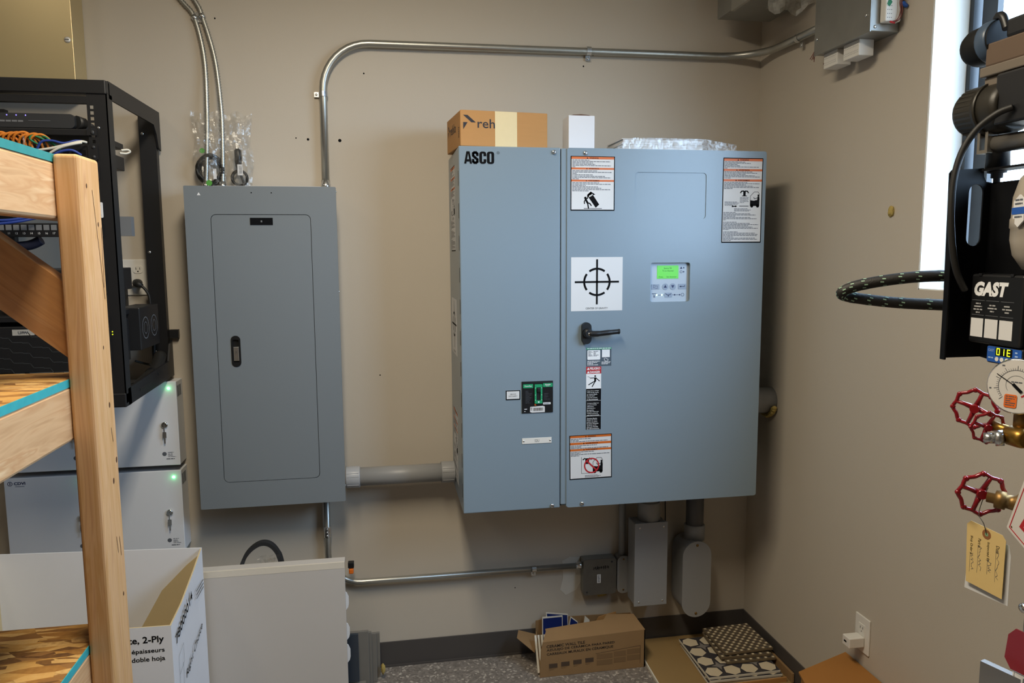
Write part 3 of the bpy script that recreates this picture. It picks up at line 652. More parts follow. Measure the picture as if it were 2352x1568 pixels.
# ------------------------------------------------------------ conduits on the back wall
def strap1(path_pt, nrm_wall, side, r, parent, axis):
    # one-hole strap: band over the pipe plus a foot with a screw
    p = Vector(path_pt); n = Vector(nrm_wall); s = Vector(side); a = Vector(axis); b = B()
    for k in range(9):
        t0 = math.pi*k/9; t1 = math.pi*(k+1)/9; R0 = r+.0012
        q = [p+(s*math.cos(t)+n*math.sin(t))*R0 for t in (t0, t1)]; Q = [p+(s*math.cos(t)+n*math.sin(t))*(R0+.0016) for t in (t0, t1)]
        h = a*.009
        for A, Bq in ((q[0], q[1]), (Q[1], Q[0])): b.face([A-h, Bq-h, Bq+h, A+h])
        b.face([q[0]+h, q[1]+h, Q[1]+h, Q[0]+h]); b.face([q[1]-h, q[0]-h, Q[0]-h, Q[1]-h])
    o = p-n*(r-.0005); f = Fr(o+s*(r+.001), s, n.cross(s))
    b.box(0, -.009, 0, .019, .009, .0022, f)
    k = part('strap', b, ZINC, parent); part('screw', B().dome(f(.011, 0, .0022), n, .0045, .003), ZINC, k)
def connector(p0, p1, r, parent, m=ZINC):
    p0 = Vector(p0); p1 = Vector(p1); b = B(); d = (p1-p0)
    b.lathe([(r*1.15, 0), (r*1.3, d.length*.05), (r*1.3, d.length*.55), (r*1.18, d.length*.6), (r*1.18, d.length)], p0, d, 16)
    part('connector', b, m, parent)
rc = .0135
cd = thing('steel_conduit', 'bent galvanized conduit running along the top of the wall to the corner box', 'conduit', (.512, -.03, 1.892))
pth = bend_path([(.5115, -.022, 1.892), (.5135, -.022, 2.415), (2.203, -.022, 2.424), (2.203, -.535, 2.412)], .17, 10)
part('pipe', B().tube(pth, rc, 16), GALV, cd)
connector((.5115, -.022, 1.8935), (.5117, -.022, 1.925), rc, cd)
strap1((.5135, -.022, 2.232), (0, -1, 0), (-1, 0, 0), rc, cd, (0, 0, 1))
strap1((1.509, -.022, 2.4225), (0, -1, 0), (0, 0, -1), rc, cd, (1, 0, 0))
strap1((2.203, -.33, 2.416), (-1, 0, 0), (0, 0, -1), rc, cd, (0, 1, 0))
def flex(pts, lab):
    P = smooth_path(pts, 10); Q = [P[0]]; step = .0048
    for p in P[1:]:
        while (p-Q[-1]).length > step: Q.append(Q[-1]+(p-Q[-1]).normalized()*step)
    rr = [.0093 if k % 2 else .0064 for k in range(len(Q))]
    t = thing('flexible_conduit', lab, 'conduit', pts[0], 'flexible metal conduits above the electrical panel')
    part('armoured_hose', B().tube(Q, rr, 10), GALV, t); connector((pts[0][0], pts[0][1], 1.891), (pts[0][0], pts[0][1], 1.915), .0095, t); return t
f1 = flex([(.098, -.045, 1.905), (.106, -.04, 2.03), (.111, -.03, 2.17), (.108, -.016, 2.344), (.081, -.011, 2.482), (.043, -.011, 2.535), (-.04, -.011, 2.64), (-.10, -.011, 2.75)], 'left one of the two ribbed flexible conduits rising from the panel')
f2 = flex([(.154, -.045, 1.905), (.159, -.04, 2.03), (.159, -.03, 2.17), (.143, -.016, 2.345), (.107, -.011, 2.488), (.085, -.011, 2.54), (.01, -.011, 2.66), (-.05, -.011, 2.77)], 'right one of the two ribbed flexible conduits rising from the panel')
b = B(); b.box(.082, -.006, 2.468, .107, -.003, 2.502); 
for c, dd in (((.081, -.011, 2.482), (.62, 0, -.78)), ((.107, -.011, 2.488), (.5, 0, -.86))):
    c = Vector(c); dd = Vector(dd); b.lathe([(.0105, 0), (.0105, .016)], c-dd*.008, dd, 12)
k = single('conduit_strap', b, ZINC, 'small zinc strap clamping the two flexible conduits to the wall', 'strap')
part('screw', B().dome((.0945, -.006, 2.486), (0, -1, 0), .005, .003), GALVD, k)
# thick pipe between panel and cabinet
pp = thing('pvc_pipe', 'thick grey plastic pipe joining the panel and the large cabinet', 'pipe', (.76, -.08, .777))
part('pipe', B().cyl((.553, -.08, .815), (.967, -.08, .815), .035, n=28), PVCG, pp)
for x0, x1, m in ((.5535, .606, mat('grey_pvc_coupling', '#a3a4a6', .35)), (.913, .9665, PVCG)):
    b = B(); b.lathe([(.040, 0), (.041, .003), (.041, .049), (.040, .052), (.036, .0525)], (x0, -.08, .815), (1, 0, 0), 32)
    for zz in (.838, .826, .793): b.box(x0+.004, -.08-math.sqrt(.041**2-(zz-.815)**2)-.001, zz-.0015, x0+.048, -.08-math.sqrt(.041**2-(zz-.815)**2)+.002, zz+.0015, bev=.0008)
    part('coupling', b, m, pp)
# lower conduit and its boxes
lc = thing('steel_conduit', 'thin galvanized conduit low on the wall, from panel bottom to small junction box', 'conduit', (.475, -.03, .37))
part('pipe', B().tube(bend_path([(.475, -.03, .748), (.473, -.03, .376), (1.497, -.03, .372)], .125, 10), .0118, 14), GALV, lc)
connector((.475, -.03, .7455), (.475, -.03, .715), .0118, lc); connector((1.4905, -.03, .372), (1.465, -.03, .372), .0118, lc)
strap1((1.288, -.03, .3725), (0, -1, 0), (0, 0, -1), .0118, lc, (1, 0, 0))
b = B(); b.lathe([(.0135, -.022), (.0145, -.02), (.0145, .02), (.0135, .022)], (.474, -.03, .59), (0, 0, 1), 14)
k = part('coupling', b, ZINC, lc)
for z in (.577, .59, .603): part('screw', B().dome((.474, -.044, z), (0, -1, 0), .0045, .004), ZINC, k)
jb = thing('junction_box', 'small square galvanized junction box low on the wall beside the conduit end', 'junction box', (1.562, -.03, .25))
part('box', B().box(1.4925, -.052, .252, 1.630, -.001, .402, bev=.004), GALVD, jb)
b = B(); FJ = front(-.052); b.prism(rrect(1.491, .2505, 1.6315, .4035, .012), 0, .0025, FJ); cv = part('cover', b, mat('dirty_steel_cover', '#6e6d68', .5, .7, var=.2, vscale=22), jb)
b = B()
for k in range(16):
    x = 1.535+k*.0042; b.stroke(FJ, [(x, .361+random.uniform(-.003, .003)), (x+random.uniform(-.002, .004), .372+random.uniform(-.003, .002))], .0022, .003)
part('marker_scrawl', b, INK, cv)
l = part('sticker', B().rect(1.549, .301, 1.565, .338, .003, FJ), PAPER, cv); part('print', B().para(FJ, 1.552, .333, .009, .006, [1, .8, 1, .9, 1], .0033, .5), INKG, l)
for x, z in ((1.612, .388), (1.507, .265)): part('screw', B().dome(FJ(x, z, .0025), (0, -1, 0), .004, .0025), DARKG, cv)
cb = thing('conduit_fitting', 'small narrow grey conduit body right beside the junction box', 'conduit body', (1.662, -.03, .25))
part('body', B().prism(rrect(1.638, .249, 1.688, .406, .02, 5), 0, .05, front(0)), PVCG, cb)
b = B(); FJ2 = front(-.05); b.prism(rrect(1.6365, .247, 1.690, .408, .024, 5), 0, .003, FJ2); cv = part('cover', b, PVCG, cb)
for z in (.262, .394): part('screw', B().dome(FJ2(1.663, z, .003), (0, -1, 0), .004, .002), BRASSD, cv)
part('pipe', B().cyl((1.663, -.028, .40), (1.663, -.028, .747), .0135), PVCG, cb)
pb = thing('pvc_junction_box', 'tall rectangular grey plastic box below the large cabinet', 'junction box', (1.747, -.075, .231))
part('box', B().box(1.679, -.143, .234, 1.813, -.058, .576, bev=.004), PVCG, pb)
FX = front(-.143); cv = part('cover', B().box(1.6765, .231, 0, 1.8155, .579, .006, FX, .002), PVCG, pb)
for x, z in ((1.697, .56), (1.797, .56), (1.697, .249), (1.797, .249)): part('screw', B().dome(FX(x, z, .006), (0, -1, 0), .0045, .0025), ZINC, cv)
b = B(); b.cyl((1.752, -.100, .57), (1.752, -.100, .748), .039, n=26); part('pipe', b, PVCG, pb)
b = B(); b.lathe([(.0455, 0), (.0455, .075), (.044, .08)], (1.752, -.100, .575), (0, 0, 1), 26); part('coupling', b, PVCG, pb)
ov = thing('conduit_fitting', 'large oval grey conduit body hanging under the right end of the cabinet', 'conduit body', (1.942, -.08, .166))
part('body', B().prism(rrect(1.886, .170, 1.999, .482, .055, 8), 0, .118, front(-.026), sm=False), PVCG, ov)
FO = front(-.144); cv = part('cover', B().prism(rrect(1.881, .165, 2.004, .487, .061, 8), 0, .007, FO), PVCG, ov)
for z in (.181, .471): part('screw', B().dome(FO(1.9425, z, .007), (0, -1, 0), .006, .003), BRASSD, cv)
part('pipe', B().cyl((1.957, -.085, .47), (1.957, -.085, .748), .036, n=26), mat('dark_grey_pvc', '#55565a', .45), ov)
b = B(); b.lathe([(.042, 0), (.042, .06), (.038, .064)], (1.957, -.085, .475), (0, 0, 1), 26); part('coupling', b, PVCG, ov)
b = B(); b.tube(smooth_path([(1.845, -.02, .748), (1.853, -.015, .66), (1.858, -.012, .52), (1.852, -.012, .42), (1.838, -.012, .36), (1.822, -.012, .345)]), .0022, 6); single('thin_wire', b, RUBBER, 'thin black wire hanging between the two grey boxes under the cabinet', 'wire')
def blob(name, c, sx, sy, sz, seed, lab, m=FOAM):
    bm = bmesh.new(); bmesh.ops.create_icosphere(bm, subdivisions=3, radius=1); q = random.Random(seed)
    from mathutils import noise
    for v in bm.verts:
        k = 1+.35*noise.noise(v.co*2.1+Vector((seed*3.1, 0, 0)))+.15*noise.noise(v.co*5+Vector((seed, 2, 0))); v.co = Vector((c[0]+v.co.x*sx*k, c[1]+v.co.y*sy*k, c[2]+v.co.z*sz*k))
    bm.verts.index_update(); bb = B().mesh([v.co for v in bm.verts], [tuple(v.index for v in f.verts) for f in bm.faces], 0, True); bm.free()
    return single(name, bb, m, lab, 'foam')
blob('spray_foam', (1.577, -.018, .243), .028, .018, .016, 1, 'yellow spray foam oozing out under the small junction box')
blob('spray_foam', (1.838, -.014, .335), .014, .014, .03, 2, 'brownish foam between the rectangular and the oval grey boxes')
blob('spray_foam', (2.229, -.842, 1.773), .007, .012, .016, 4, 'tiny yellowish foam lump on the bare right wall')
rp = thing('pvc_pipe', 'short thick grey pipe from the cabinet side into the right wall', 'pipe', (2.15, -.15, 1.02))
part('pipe', B().cyl((2.067, -.17, 1.065), (2.2315, -.17, 1.065), .052, n=28), PVCG, rp)
b = B()
for k in range(40):
    t = math.radians(200+k*4.2); q = random.Random(k)
    r0 = .058+.006*q.random(); p = Vector((2.216, -.17+r0*math.cos(t), 1.065+r0*math.sin(t)))
    s0 = len(b.v); b.lathe([(.004, -.011), (.0085, -.004), (.0085, .003), (.003, .01)], p, (1, 0, 0), 7)
single('spray_foam', b, FOAM, 'ring of yellow foam around the pipe where it enters the right wall', 'foam')

# ------------------------------------------------------------ things standing on the large cabinet
def rotz(c, deg): return Matrix.Translation(Vector(c)) @ Matrix.Rotation(math.radians(deg), 4, 'Z') @ Matrix.Translation(-Vector(c))
R5 = rotz((.975, -.36, 2.01), 5.5)
rb = thing('cardboard_box', 'brown cardboard box printed reh, taped shut, on the left of the large cabinet', 'box', (1.12, -.24, 2.011))
b = B(); b.box(.975, -.36, 2.011, 1.280, -.125, 2.127, bev=.002); b.box(.978, -.357, 2.126, 1.279, -.128, 2.1285); b.xform(R5); part('carton', b, CARD, rb)
FR = Fr(R5 @ Vector((0, -.36, 0)), R5.to_3x3() @ Vector((1, 0, 0)), (0, 0, 1)); FRL = Fr(R5 @ Vector((.975, 0, 0)), R5.to_3x3() @ Vector((0, -1, 0)), (0, 0, 1))
b = B(); b.box(1.094, 2.0115, 0, 1.171, 2.1275, .0012, FR)
part('tape', b, TAPE, rb)
b = B(); z = 2.096
b.flat([(.985, 2.112), (1.000, 2.112), (1.0285, 2.0885), (1.013, 2.0885)], .0005, FR); b.flat([(.985, 2.065), (1.0, 2.0885), (.985, 2.0885)], .0005, FR)
b.text(FR, 'rehlo', 1.034, 2.071, .00045, w=.098, h=.030, bold=.008); part('print', b, mat('charcoal_ink', '#25242b', .7), rb)
b = B(); b.flat([(.125, 2.112), (.15, 2.112), (.19, 2.0885), (.165, 2.0885)], .0005, FRL) if False else None
b.text(FRL, 'rehlo', .185, 2.066, .0006, w=.10, h=.032, bold=.008); b.flat([(.148, 2.103), (.160, 2.103), (.178, 2.083), (.166, 2.083)], .0006, FRL); b.flat([(.148, 2.062), (.160, 2.083), (.148, 2.083)], .0006, FRL); b.para(FRL, .33, 2.075, .012, .006, [1, .8, 1, .9, 1, 1], .0006, .5)
part('print', b, MATS['charcoal_ink'], rb)
wb = thing('small_carton', 'small white carton standing upright on the large cabinet', 'box', (1.408, -.25, 2.010))
part('carton', B().box(1.361, -.30, 2.010, 1.455, -.21, 2.1305, bev=.0015), CARDW, wb)
b = B(); b.prism([(1.364, 2.130), (1.452, 2.130), (1.435, 2.1345), (1.408, 2.1365), (1.38, 2.1345)], 0, .07, Fr((0, -.22, 0), (1, 0, 0), (0, 0, 1))); part('lid', b, mat('brown_lid', '#5a3a26', .7), wb)
ps = thing('paper_stack', 'stack of white papers lying on the right of the large cabinet', 'papers', (1.70, -.2, 2.010))
z = 2.0105
for k in range(5):
    hh = .0085; dx = random.uniform(-.002, .002)
    part('sheaf', B().box(1.559+dx, -.30+random.uniform(0, .003), z, 1.858+dx, -.10, z+hh-.0006), PAPER, ps); z += hh
b = B(); b.box(1.556, -.298, z, 1.645, -.12, z+.003); part('curled_sheet', b, PAPER, ps)
b = B(); N = 12
for i in range(N):
    for j in range(4):
        def g(i, j):
            x = 1.520+i*(1.985-1.520)/N; t = (x-1.53)/.46; y = -.31+j*.06
            z = 2.0115+.046*max(0, min(1, (x-1.52)/.05))-(.018*max(0, (x-1.86)/.12)); return Vector((x, y, z+.004*math.sin(7*i+3*j)*.5))
        b.face([g(i, j), g(i+1, j), g(i+1, j+1), g(i, j+1)], 0, True)
for i in range(N):
    b.face([Vector((1.520+i*.03875, -.31, 2.0105)), Vector((1.520+(i+1)*.03875, -.31, 2.0105)), Vector((1.520+(i+1)*.03875, -.31, 2.0115+.046*max(0, min(1, (i+1)*.03875/.05))-(.018*max(0, (1.520+(i+1)*.03875-1.86)/.12)))), Vector((1.520+i*.03875, -.31, 2.0115+.046*max(0, min(1, i*.03875/.05))-(.018*max(0, (1.520+i*.03875-1.86)/.12))))], 0, True)
single('plastic_sleeve', b, FILM, 'clear plastic sleeve around the paper stack on the large cabinet', 'plastic bag')
b = B(); b.tube(smooth_path([(1.528, -.27, 2.0145), (1.536, -.255, 2.018), (1.545, -.25, 2.0145)]), .003, 6); single('cable_tie', b, CABR, 'small brownish tie at the left end of the plastic sleeve', 'cable tie')

# ------------------------------------------------------------ bagged cords on top of the panel
def bag(x0, x1, z1, seed, lab, yb=-.02):
    q = random.Random(seed); b = B(); N, Mh = 10, 14; ph = q.uniform(0, 6)
    def g(i, j, side):
        u = i/N; v = j/Mh; x = x0+(x1-x0)*u; z = 1.8945+(z1-1.8945)*v+.008*math.sin(9*u+ph)*v*v
        bulge = math.sin(math.pi*min(max(u, 0), 1))*(.05*math.sin(math.pi*min(.05+v*.9, 1))**.6)
        y = yb-.006-(bulge if side else .002)+.006*math.sin(23*u+ph+7*v)*math.sin(17*v+ph)
        return Vector((x+.004*math.sin(11*v+ph), min(y, -.004), z))
    for side in (0, 1):
        for i in range(N):
            for j in range(Mh):
                f = [g(i, j, side), g(i+1, j, side), g(i+1, j+1, side), g(i, j+1, side)]
                b.face(f, 0, True)
    return single('plastic_bag', b, FILM, lab, 'plastic bag')
bag(.058, .165, 2.155, 1, 'clear plastic bag holding a coiled cord behind the flexible conduits'); bag(.165, .258, 2.155, 5, 'clear plastic bag holding a cord with a white tag, right of the flexible conduits')
t = thing('electrical_cord', 'coiled dark cord inside the left plastic bag on the panel', 'cord', (.11, -.04, 1.896))
pts = []
for k in range(70):
    a = k*.55; r = 1+.12*math.sin(k*.9); pts.append((.113+.040*r*math.cos(a), -.040+.008*math.sin(k*1.3), 1.955+.048*r*math.sin(a)))
part('cable', B().tube(smooth_path(pts, 2), .0058, 6), RUBBER, t)
part('tag', B().box(.126, -.0565, 1.922, .137, -.056, 1.958), PAPER, t)
b = B(); b.flat(ngon(.092, 2.02, .009, 14), .0535, front(0)); b.flat(ngon(.112, 1.908, .011, 6), .0605, front(0)); part('green_mark', b, LEAFG, t)
t = thing('electrical_cord', 'dark cord bundle with a white tag inside the right plastic bag on the panel', 'cord', (.21, -.04, 1.896))
pts = []
for k in range(40):
    a = k*.62; pts.append((.212+.026*math.cos(a), -.036+.008*math.sin(k*1.7), 1.928+.026*math.sin(a)*1.0))
pts += [(.205, -.04, 1.97), (.203, -.04, 2.0), (.206, -.04, 2.02), (.216, -.04, 2.02), (.217, -.04, 1.99), (.219, -.04, 1.95)]
part('cable', B().tube(smooth_path(pts, 2), .0045, 6), RUBBER, t)
part('plug', B().tube([(.211, -.04, 1.96), (.211, -.04, 2.0), (.210, -.04, 2.024), (.210, -.04, 2.034)], [.008, .0125, .012, .004], 10), BLACK, t)
l = part('tag', B().box(.209, -.0585, 1.936, .227, -.058, 1.974), PAPER, t); part('print', B().para(Fr((0, -.0586, 0), (0, 0, 1), (-1, 0, 0)), 1.942, -.217, .026, .004, [1, .9], .0003, .5), INKG, l)

# ------------------------------------------------------------ right wall: junction box, relays, outlet
gb = thing('steel_control_box', 'galvanized steel control box high on the right wall', 'control box', (2.184, -.688, 2.295))
x0, x1, y0, y1, z0, z1 = 2.135, 2.2318, -.832, -.546, 2.297, 2.60
b = B(); b.box(x0+.003, y0, z0, x1, y1, z1, bev=.002); part('box', b, GALVD, gb)
cv = part('cover', B().box(x0, y0-.002, z0-.002, x0+.003, y1+.002, z1), GALVD, gb)
for y, z in ((-.815, 2.345), (-.56, 2.345)): part('screw', B().dome((x0, y, z), (-1, 0, 0), .005, .004), ZINC, cv)
FN = front(y0-.0005)
part('screw', B().dome(FN(2.152, 2.309), (0, -1, 0), .005, .003), ZINC, gb)
tb = part('relay_board', B().box(2.165, 2.318, .001, 2.215, 2.46, .028, FN, .004), WHITEP, gb)
b = B()
for i in range(3):
    for j in range(12): b.flat(ngon(2.171+i*.006, 2.328+j*.011, .0014, 6), .0285, FN)
part('terminal_hole', b, INKG, tb, kind='stuff'); part('green_sticker', B().flat([(2.167, 2.365), (2.176, 2.358), (2.184, 2.371), (2.175, 2.385)], .0288, FN), mat('dark_green_sticker', '#17754f', .5), tb)
for k, (dx, m) in enumerate(((0, CABR), (.006, CABR))):
    part('wire', B().tube(smooth_path([FN(2.186+dx, 2.316, .03), FN(2.198+dx, 2.322, .036), FN(2.205+dx, 2.345, .038), FN(2.203+dx, 2.37, .036), FN(2.208+dx, 2.39, .034), FN(2.203+dx, 2.42, .03)]), .0016, 6), m, tb)
part('red_wire_end', B().tube([FN(2.18, 2.3165, .028), FN(2.194, 2.313, .03)], .003, 6), REDP, tb)
for p in ((2.222, 2.37), (2.236, 2.388), (2.226, 2.402)):
    part('wire_nut', B().lathe([(.003, 0), (.0065, .004), (.0055, .02), (.003, .022)], FN(p[0]-.012, p[1], .035), (.8, 0, -.5), 8), BLUEL, tb)
def relay(y0r, y1r, zb, lab, xr=2.150):
    t = thing('relay_module', lab, 'relay', ((xr+2.2)/2, (y0r+y1r)/2, zb), 'relay modules under the steel control box')
    part('housing', B().box(xr, y0r, zb, xr+.05, y1r, zb+.048, bev=.002), WHITEP, t)
    f = leftf(xr-.0003); b = B(); n = 10
    for i in range(n):
        for j in range(2):
            for h in range(2): b.flat(ngon(-y1r+.007+i*(y1r-y0r-.014)/(n-1), zb+.011+j*.02+h*.006, .0012, 5), .0003, f)
    part('terminal_hole', b, INKG, t, kind='stuff'); part('tail_wire', B().tube(smooth_path([(xr+.03, y1r, zb+.03), (xr+.03, y1r+.02, zb+.032), (xr+.03, y1r+.045, zb+.03)]), .004, 6), CABR, t); return t
relay(-.752, -.672, 2.2495, 'white relay module nearer the window, under the steel control box', 2.158)
relay(-.640, -.565, 2.2495, 'white relay module nearer the corner, under the steel control box', 2.158)
b = B()
for k in range(5):
    q = random.Random(k); b.tube(smooth_path([(2.15, -.538, 2.37-k*.004), (2.148+.004*k, -.53+.006*k, 2.35), (2.146+.003*k, -.528+.004*k, 2.32), (2.144+q.uniform(-.01, .01), -.526+q.uniform(-.012, .012), 2.285+q.uniform(0, .01))]), .0012, 5)
single('loose_wires', b, CABR, 'loose red and black wire ends hanging at the far side of the control box', 'wires', kind='stuff')
# thing hanging from the ceiling in the corner
hb = thing('ceiling_unit', 'galvanized housing with cables hung from the ceiling in the corner', 'ventilation unit', (2.07, -.30, 2.485))
part('housing', B().box(1.985, -.42, 2.53, 2.20, -.12, 2.80, bev=.003), GALVD, hb)
part('bracket', B().box(1.955, -.44, 2.505, 1.967, -.30, 2.80), GALV, hb); part('bracket', B().box(2.09, -.43, 2.52, 2.10, -.30, 2.80), GALV, hb)
part('cable_loop', B().tube(smooth_path([(1.955, -.45, 2.60), (1.955, -.46, 2.548), (1.972, -.46, 2.520), (2.0, -.46, 2.521), (2.015, -.455, 2.55), (2.022, -.45, 2.60)]), .009, 8), RUBBER, hb)
for k in range(3): part('wire', B().tube(smooth_path([(1.940+k*.006, -.45, 2.60), (1.944+.004*k, -.455, 2.54), (1.963, -.46, 2.508-.004*k), (1.944, -.463, 2.500-.004*k)]), .002, 6), CABR, hb)
b = B(); N = 10
for i in range(N):
    for j in range(5):
        def g(i, j):
            u = i/N; v = j/5; return Vector((2.025+.175*u, -.44+.01*math.sin(9*u+3*v), 2.468-.018*math.sin(3.1*u)*v-.012*v*math.sin(13*u)+.03*u-(1-v)*-.055))
        b.face([g(i, j), g(i+1, j), g(i+1, j+1), g(i, j+1)], 0, True)
single('plastic_sheet', b, FILMD, 'crumpled clear plastic sheet hanging below the corner ceiling unit', 'plastic sheet')
# outlet with plugged charger
ou = thing('wall_outlet', 'white outlet plate low on the right wall', 'outlet', (2.229, -.808, .346))
FW = leftf(XR)
part('plate', B().box(.773, .347, 0, .846, .468, .006, FW, .0025), WHITEP, ou)
part('receptacle', B().box(.793, .374, .004, .826, .442, .0075, FW, .001), WHITEP, ou)
b = B()
for a in (.803, .815): b.rect(a-.001, .425, a+.001, .433, .0078, FW)
b.flat(ngon(.809, .417, .002, 8), .0078, FW); part('socket_slot', b, INK, ou, kind='stuff')
ch = thing('usb_charger', 'small cream usb charger plugged into the right wall outlet', 'charger', (2.20, -.808, .373))
part('body', B().box(.789, .370, .008, .828, .404, .062, FW, .003), WHITEP, ch); part('port', B().box(.799, .384, .0615, .812, .390, .0625, FW), INK, ch)

# ------------------------------------------------------------ network rack on the left
RX0, RX1, RYF, RYB, RZ0, RZ1 = -.60, -.052, -.55, -.02, 1.218, 2.147
rk = thing('network_rack', 'black open frame wall rack full of network gear, above the white cabinets', 'rack', (-.33, -.28, RZ0))
FK = front(RYF)
for xa, xb, hx in ((-.106, -.052, -.0935), (-.60, -.546, -.5585)):
    holes = []; z = 1.262
    while z < 2.085: holes.append([(hx-.0048, z-.0048), (hx+.0048, z-.0048), (hx+.0048, z+.0048), (hx-.0048, z+.0048)]); z += .01588
    b = B(); b.holed([(xa, RZ0), (xb, RZ0), (xb, RZ1-.035), (xa, RZ1-.035)], holes, -.003, 0, FK); 
    s = 1 if xa > -.3 else -1; xe = xb if s > 0 else xa
    b.box(min(xe, xe-s*.003), RYF, RZ0, max(xe, xe-s*.003), RYF+.045, RZ1-.035); part('rack_rail', b, BLACKM, rk)
for xa, xb in ((-.115, -.060), (-.59, -.535)):
    b = B(); b.box(xa, RYB-.03, RZ0+.02, xb, RYB-.002, RZ1); p = part('rear_post', b, BLACKM, rk)
    for z in (2.075, 1.665, 1.31): part('bolt', B().dome((xa+.012, RYB-.03, z), (0, -1, 0), .006, .004), ZINC, p)
b = B(); b.box(RX0, RYF-.004, 2.108, RX1, RYF+.03, RZ1, bev=.003); part('top_beam', b, BLACKM, rk)
b = B(); b.box(-.546, RYF, 2.082, -.106, RYF+.02, 2.102); part('top_beam', b, BLACKM, rk)
b = B(); b.box(RX0, RYF-.004, RZ0-.012, RX1, RYF+.05, RZ0+.03, bev=.003); part('bottom_beam', b, BLACKM, rk)
for x in (-.055, -.60):
    b = B(); f = rightf(x); b.prism([(RYF+.02, 2.100), (RYB-.075, 2.100), (RYB-.045, 2.07), (RYB-.03, 2.03), (RYB, 2.02), (RYB, RZ1+.006), (RYF+.02, RZ1+.002)], -.003, .003, f); p = part('side_beam', b, BLACKM, rk)
    b = B(); b.prism([(RYF+.02, RZ0-.01), (RYB, RZ0+.0), (RYB, RZ0+.13), (RYB-.03, RZ0+.12), (RYB-.06, RZ0+.06), (RYF+.02, RZ0+.04)], -.003, .003, f); part('side_beam', b, BLACKM, rk)
part('wall_hook', B().box(-.062, -.022, 1.355, -.030, -.004, 1.385), BLACKM, rk)
for z in (2.075,): part('rivet', B().dome((-.0785, RYF, z-.06), (0, -1, 0), .004, .002), ZINC, rk)
# gear
def gear(name, lab, cat, z0, z1, y1=-.2, x1=-.107, m=BLACKM, ears=True, x0=-.545):
    t = thing(name, lab, cat, ((x0+x1)/2, RYF, z0)); part('chassis', B().box(x0, RYF-.002, z0, x1, y1, z1, bev=.002), m, t)
    if ears:
        for xa in (-.103,):
            e = part('rack_ear', B().box(x1-.002, RYF-.006, z0+.001, -.083, RYF-.0035, z1-.001), m, t)
            for z in (z0+.008, z1-.008): part('screw', B().dome((-.0935, RYF-.006, z), (0, -1, 0), .005, .003), ZINC if name == 'blank_panel' else DARKG, e)
    return t
ro = thing('router', 'flat dark router with rounded end near the top of the rack', 'router', (-.30, -.45, 2.012))
b = B(); b.prism(rrect(-.545, 2.013, -.142, 2.052, .012, 4), -.16, .0, front(-.545)); b.tube([(-.142, -.53, 2.032), (-.128, -.51, 2.032)], [.019, .015], 12); part('body', b, DARKG, ro)
b = B(); b.para(front(-.5455), -.345, 2.0325, .07, .007, [1], .0004, .7); b.rect(-.262, 2.0315, -.205, 2.0325, .0004, front(-.5455)); part('print', b, MIDG, ro)
for k in range(4): part('indicator_light', B().dome((-.34+k*.024, -.5455, 2.046), (0, -1, 0), .0018, .001), LEDB, ro)
gear('rack_shelf', 'black shelf tray under the flat router in the rack', 'shelf', 1.992, 2.0105, -.25)
sw = gear('network_switch', 'black network switch behind the orange and blue cables', 'network switch', 1.925, 1.968, -.25)
for k in range(3): part('port', B().box(-.175+k*.022, 1.938, 0, -.160+k*.022, 1.952, .001, front(RYF-.002)), INK, sw)
gear('blank_panel', 'black blank filler panel below the switch in the rack', 'panel', 1.872, 1.913, -.50)
t = thing('rack_bracket', 'small white metal bracket with two screws on the rack rail', 'bracket', (-.088, RYF, 1.76))
pl_ = part('plate', B().prism(rrect(-.099, 1.762, -.080, 1.806, .003), .0035, .0055, FK), WHITEE, t)
for z in (1.770, 1.798): part('screw', B().dome(FK(-.09, z, .0055), (0, -1, 0), .0055, .003), ZINC, pl_)
pt = gear('numbered_patch_bay', 'black numbered patch panel with blue cables in the rack', 'patch panel', 1.708, 1.747, -.53)
b = B(); fp = front(RYF-.002)
for k in range(14):
    x = -.430+k*.0196
    b.text(fp, str(6+k), x, 1.7155, .0006, h=.0055, align='C')
part('number_print', b, INKW, pt, kind='stuff')
for k in range(14): part('jack', B().box(-.437+k*.0196, 1.727, 0, -.4225+k*.0196, 1.742, .0012, fp), MIDG, pt)
gear('network_switch', 'black switch behind the diagonal wooden brace in the rack', 'network switch', 1.545, 1.615, -.25)
gear('rack_shelf', 'black shelf tray above the video recorder in the rack', 'shelf', 1.465, 1.482, -.25)
nv = gear('video_recorder', 'black video recorder with hexagon grille and silver badge at rack bottom', 'recorder', 1.318, 1.452, -.31)
b = B(); fn = front(RYF-.002); b.flat([(-.345, 1.427), (-.287, 1.427), (-.283, 1.444), (-.345, 1.444)], .0006, fn); bd = part('badge', b, mat('silver_badge', '#a7a6a2', .4), nv)
b = B(); b.text(fn, 'unv', -.330, 1.4305, .0009, w=.027, h=.009, bold=.015); part('lettering', b, INKG, bd)
b = B()
for i in range(7):
    for j in range(4):
        x = -.46+i*.052; z = 1.330+j*.030+(.015 if i % 2 else 0)
        b.stroke(fn, [(x-.017, z), (x, z), (x+.009, z-.013)], .0022, .0006); b.stroke(fn, [(x+.009, z-.013), (x+.035, z-.013)], .0022, .0006)
part('grille_line', b, mat('grille_grey', '#34373a', .5), nv, kind='stuff')
for z in (1.432, 1.424): part('indicator_light', B().dome((-.0785, RYF-.0001, z), (0, -1, 0), .0018, .001), LEDY, rk)
b = B(); b.box(-.150, -.30, 1.345, -.075, -.09, 1.485, bev=.003); ups = single('power_unit', b, BLACKM, 'black box with two fan rings hanging behind the rack rail', 'power supply')
for y in (-.245, -.15):
    part('fan_ring', B().ring(rightf(-.0748), y, 1.415, .034, .037, .0004, n=20), MIDG, ups); part('fan_ring', B().ring(rightf(-.0748), y, 1.415, .018, .020, .0004, n=20), MIDG, ups)
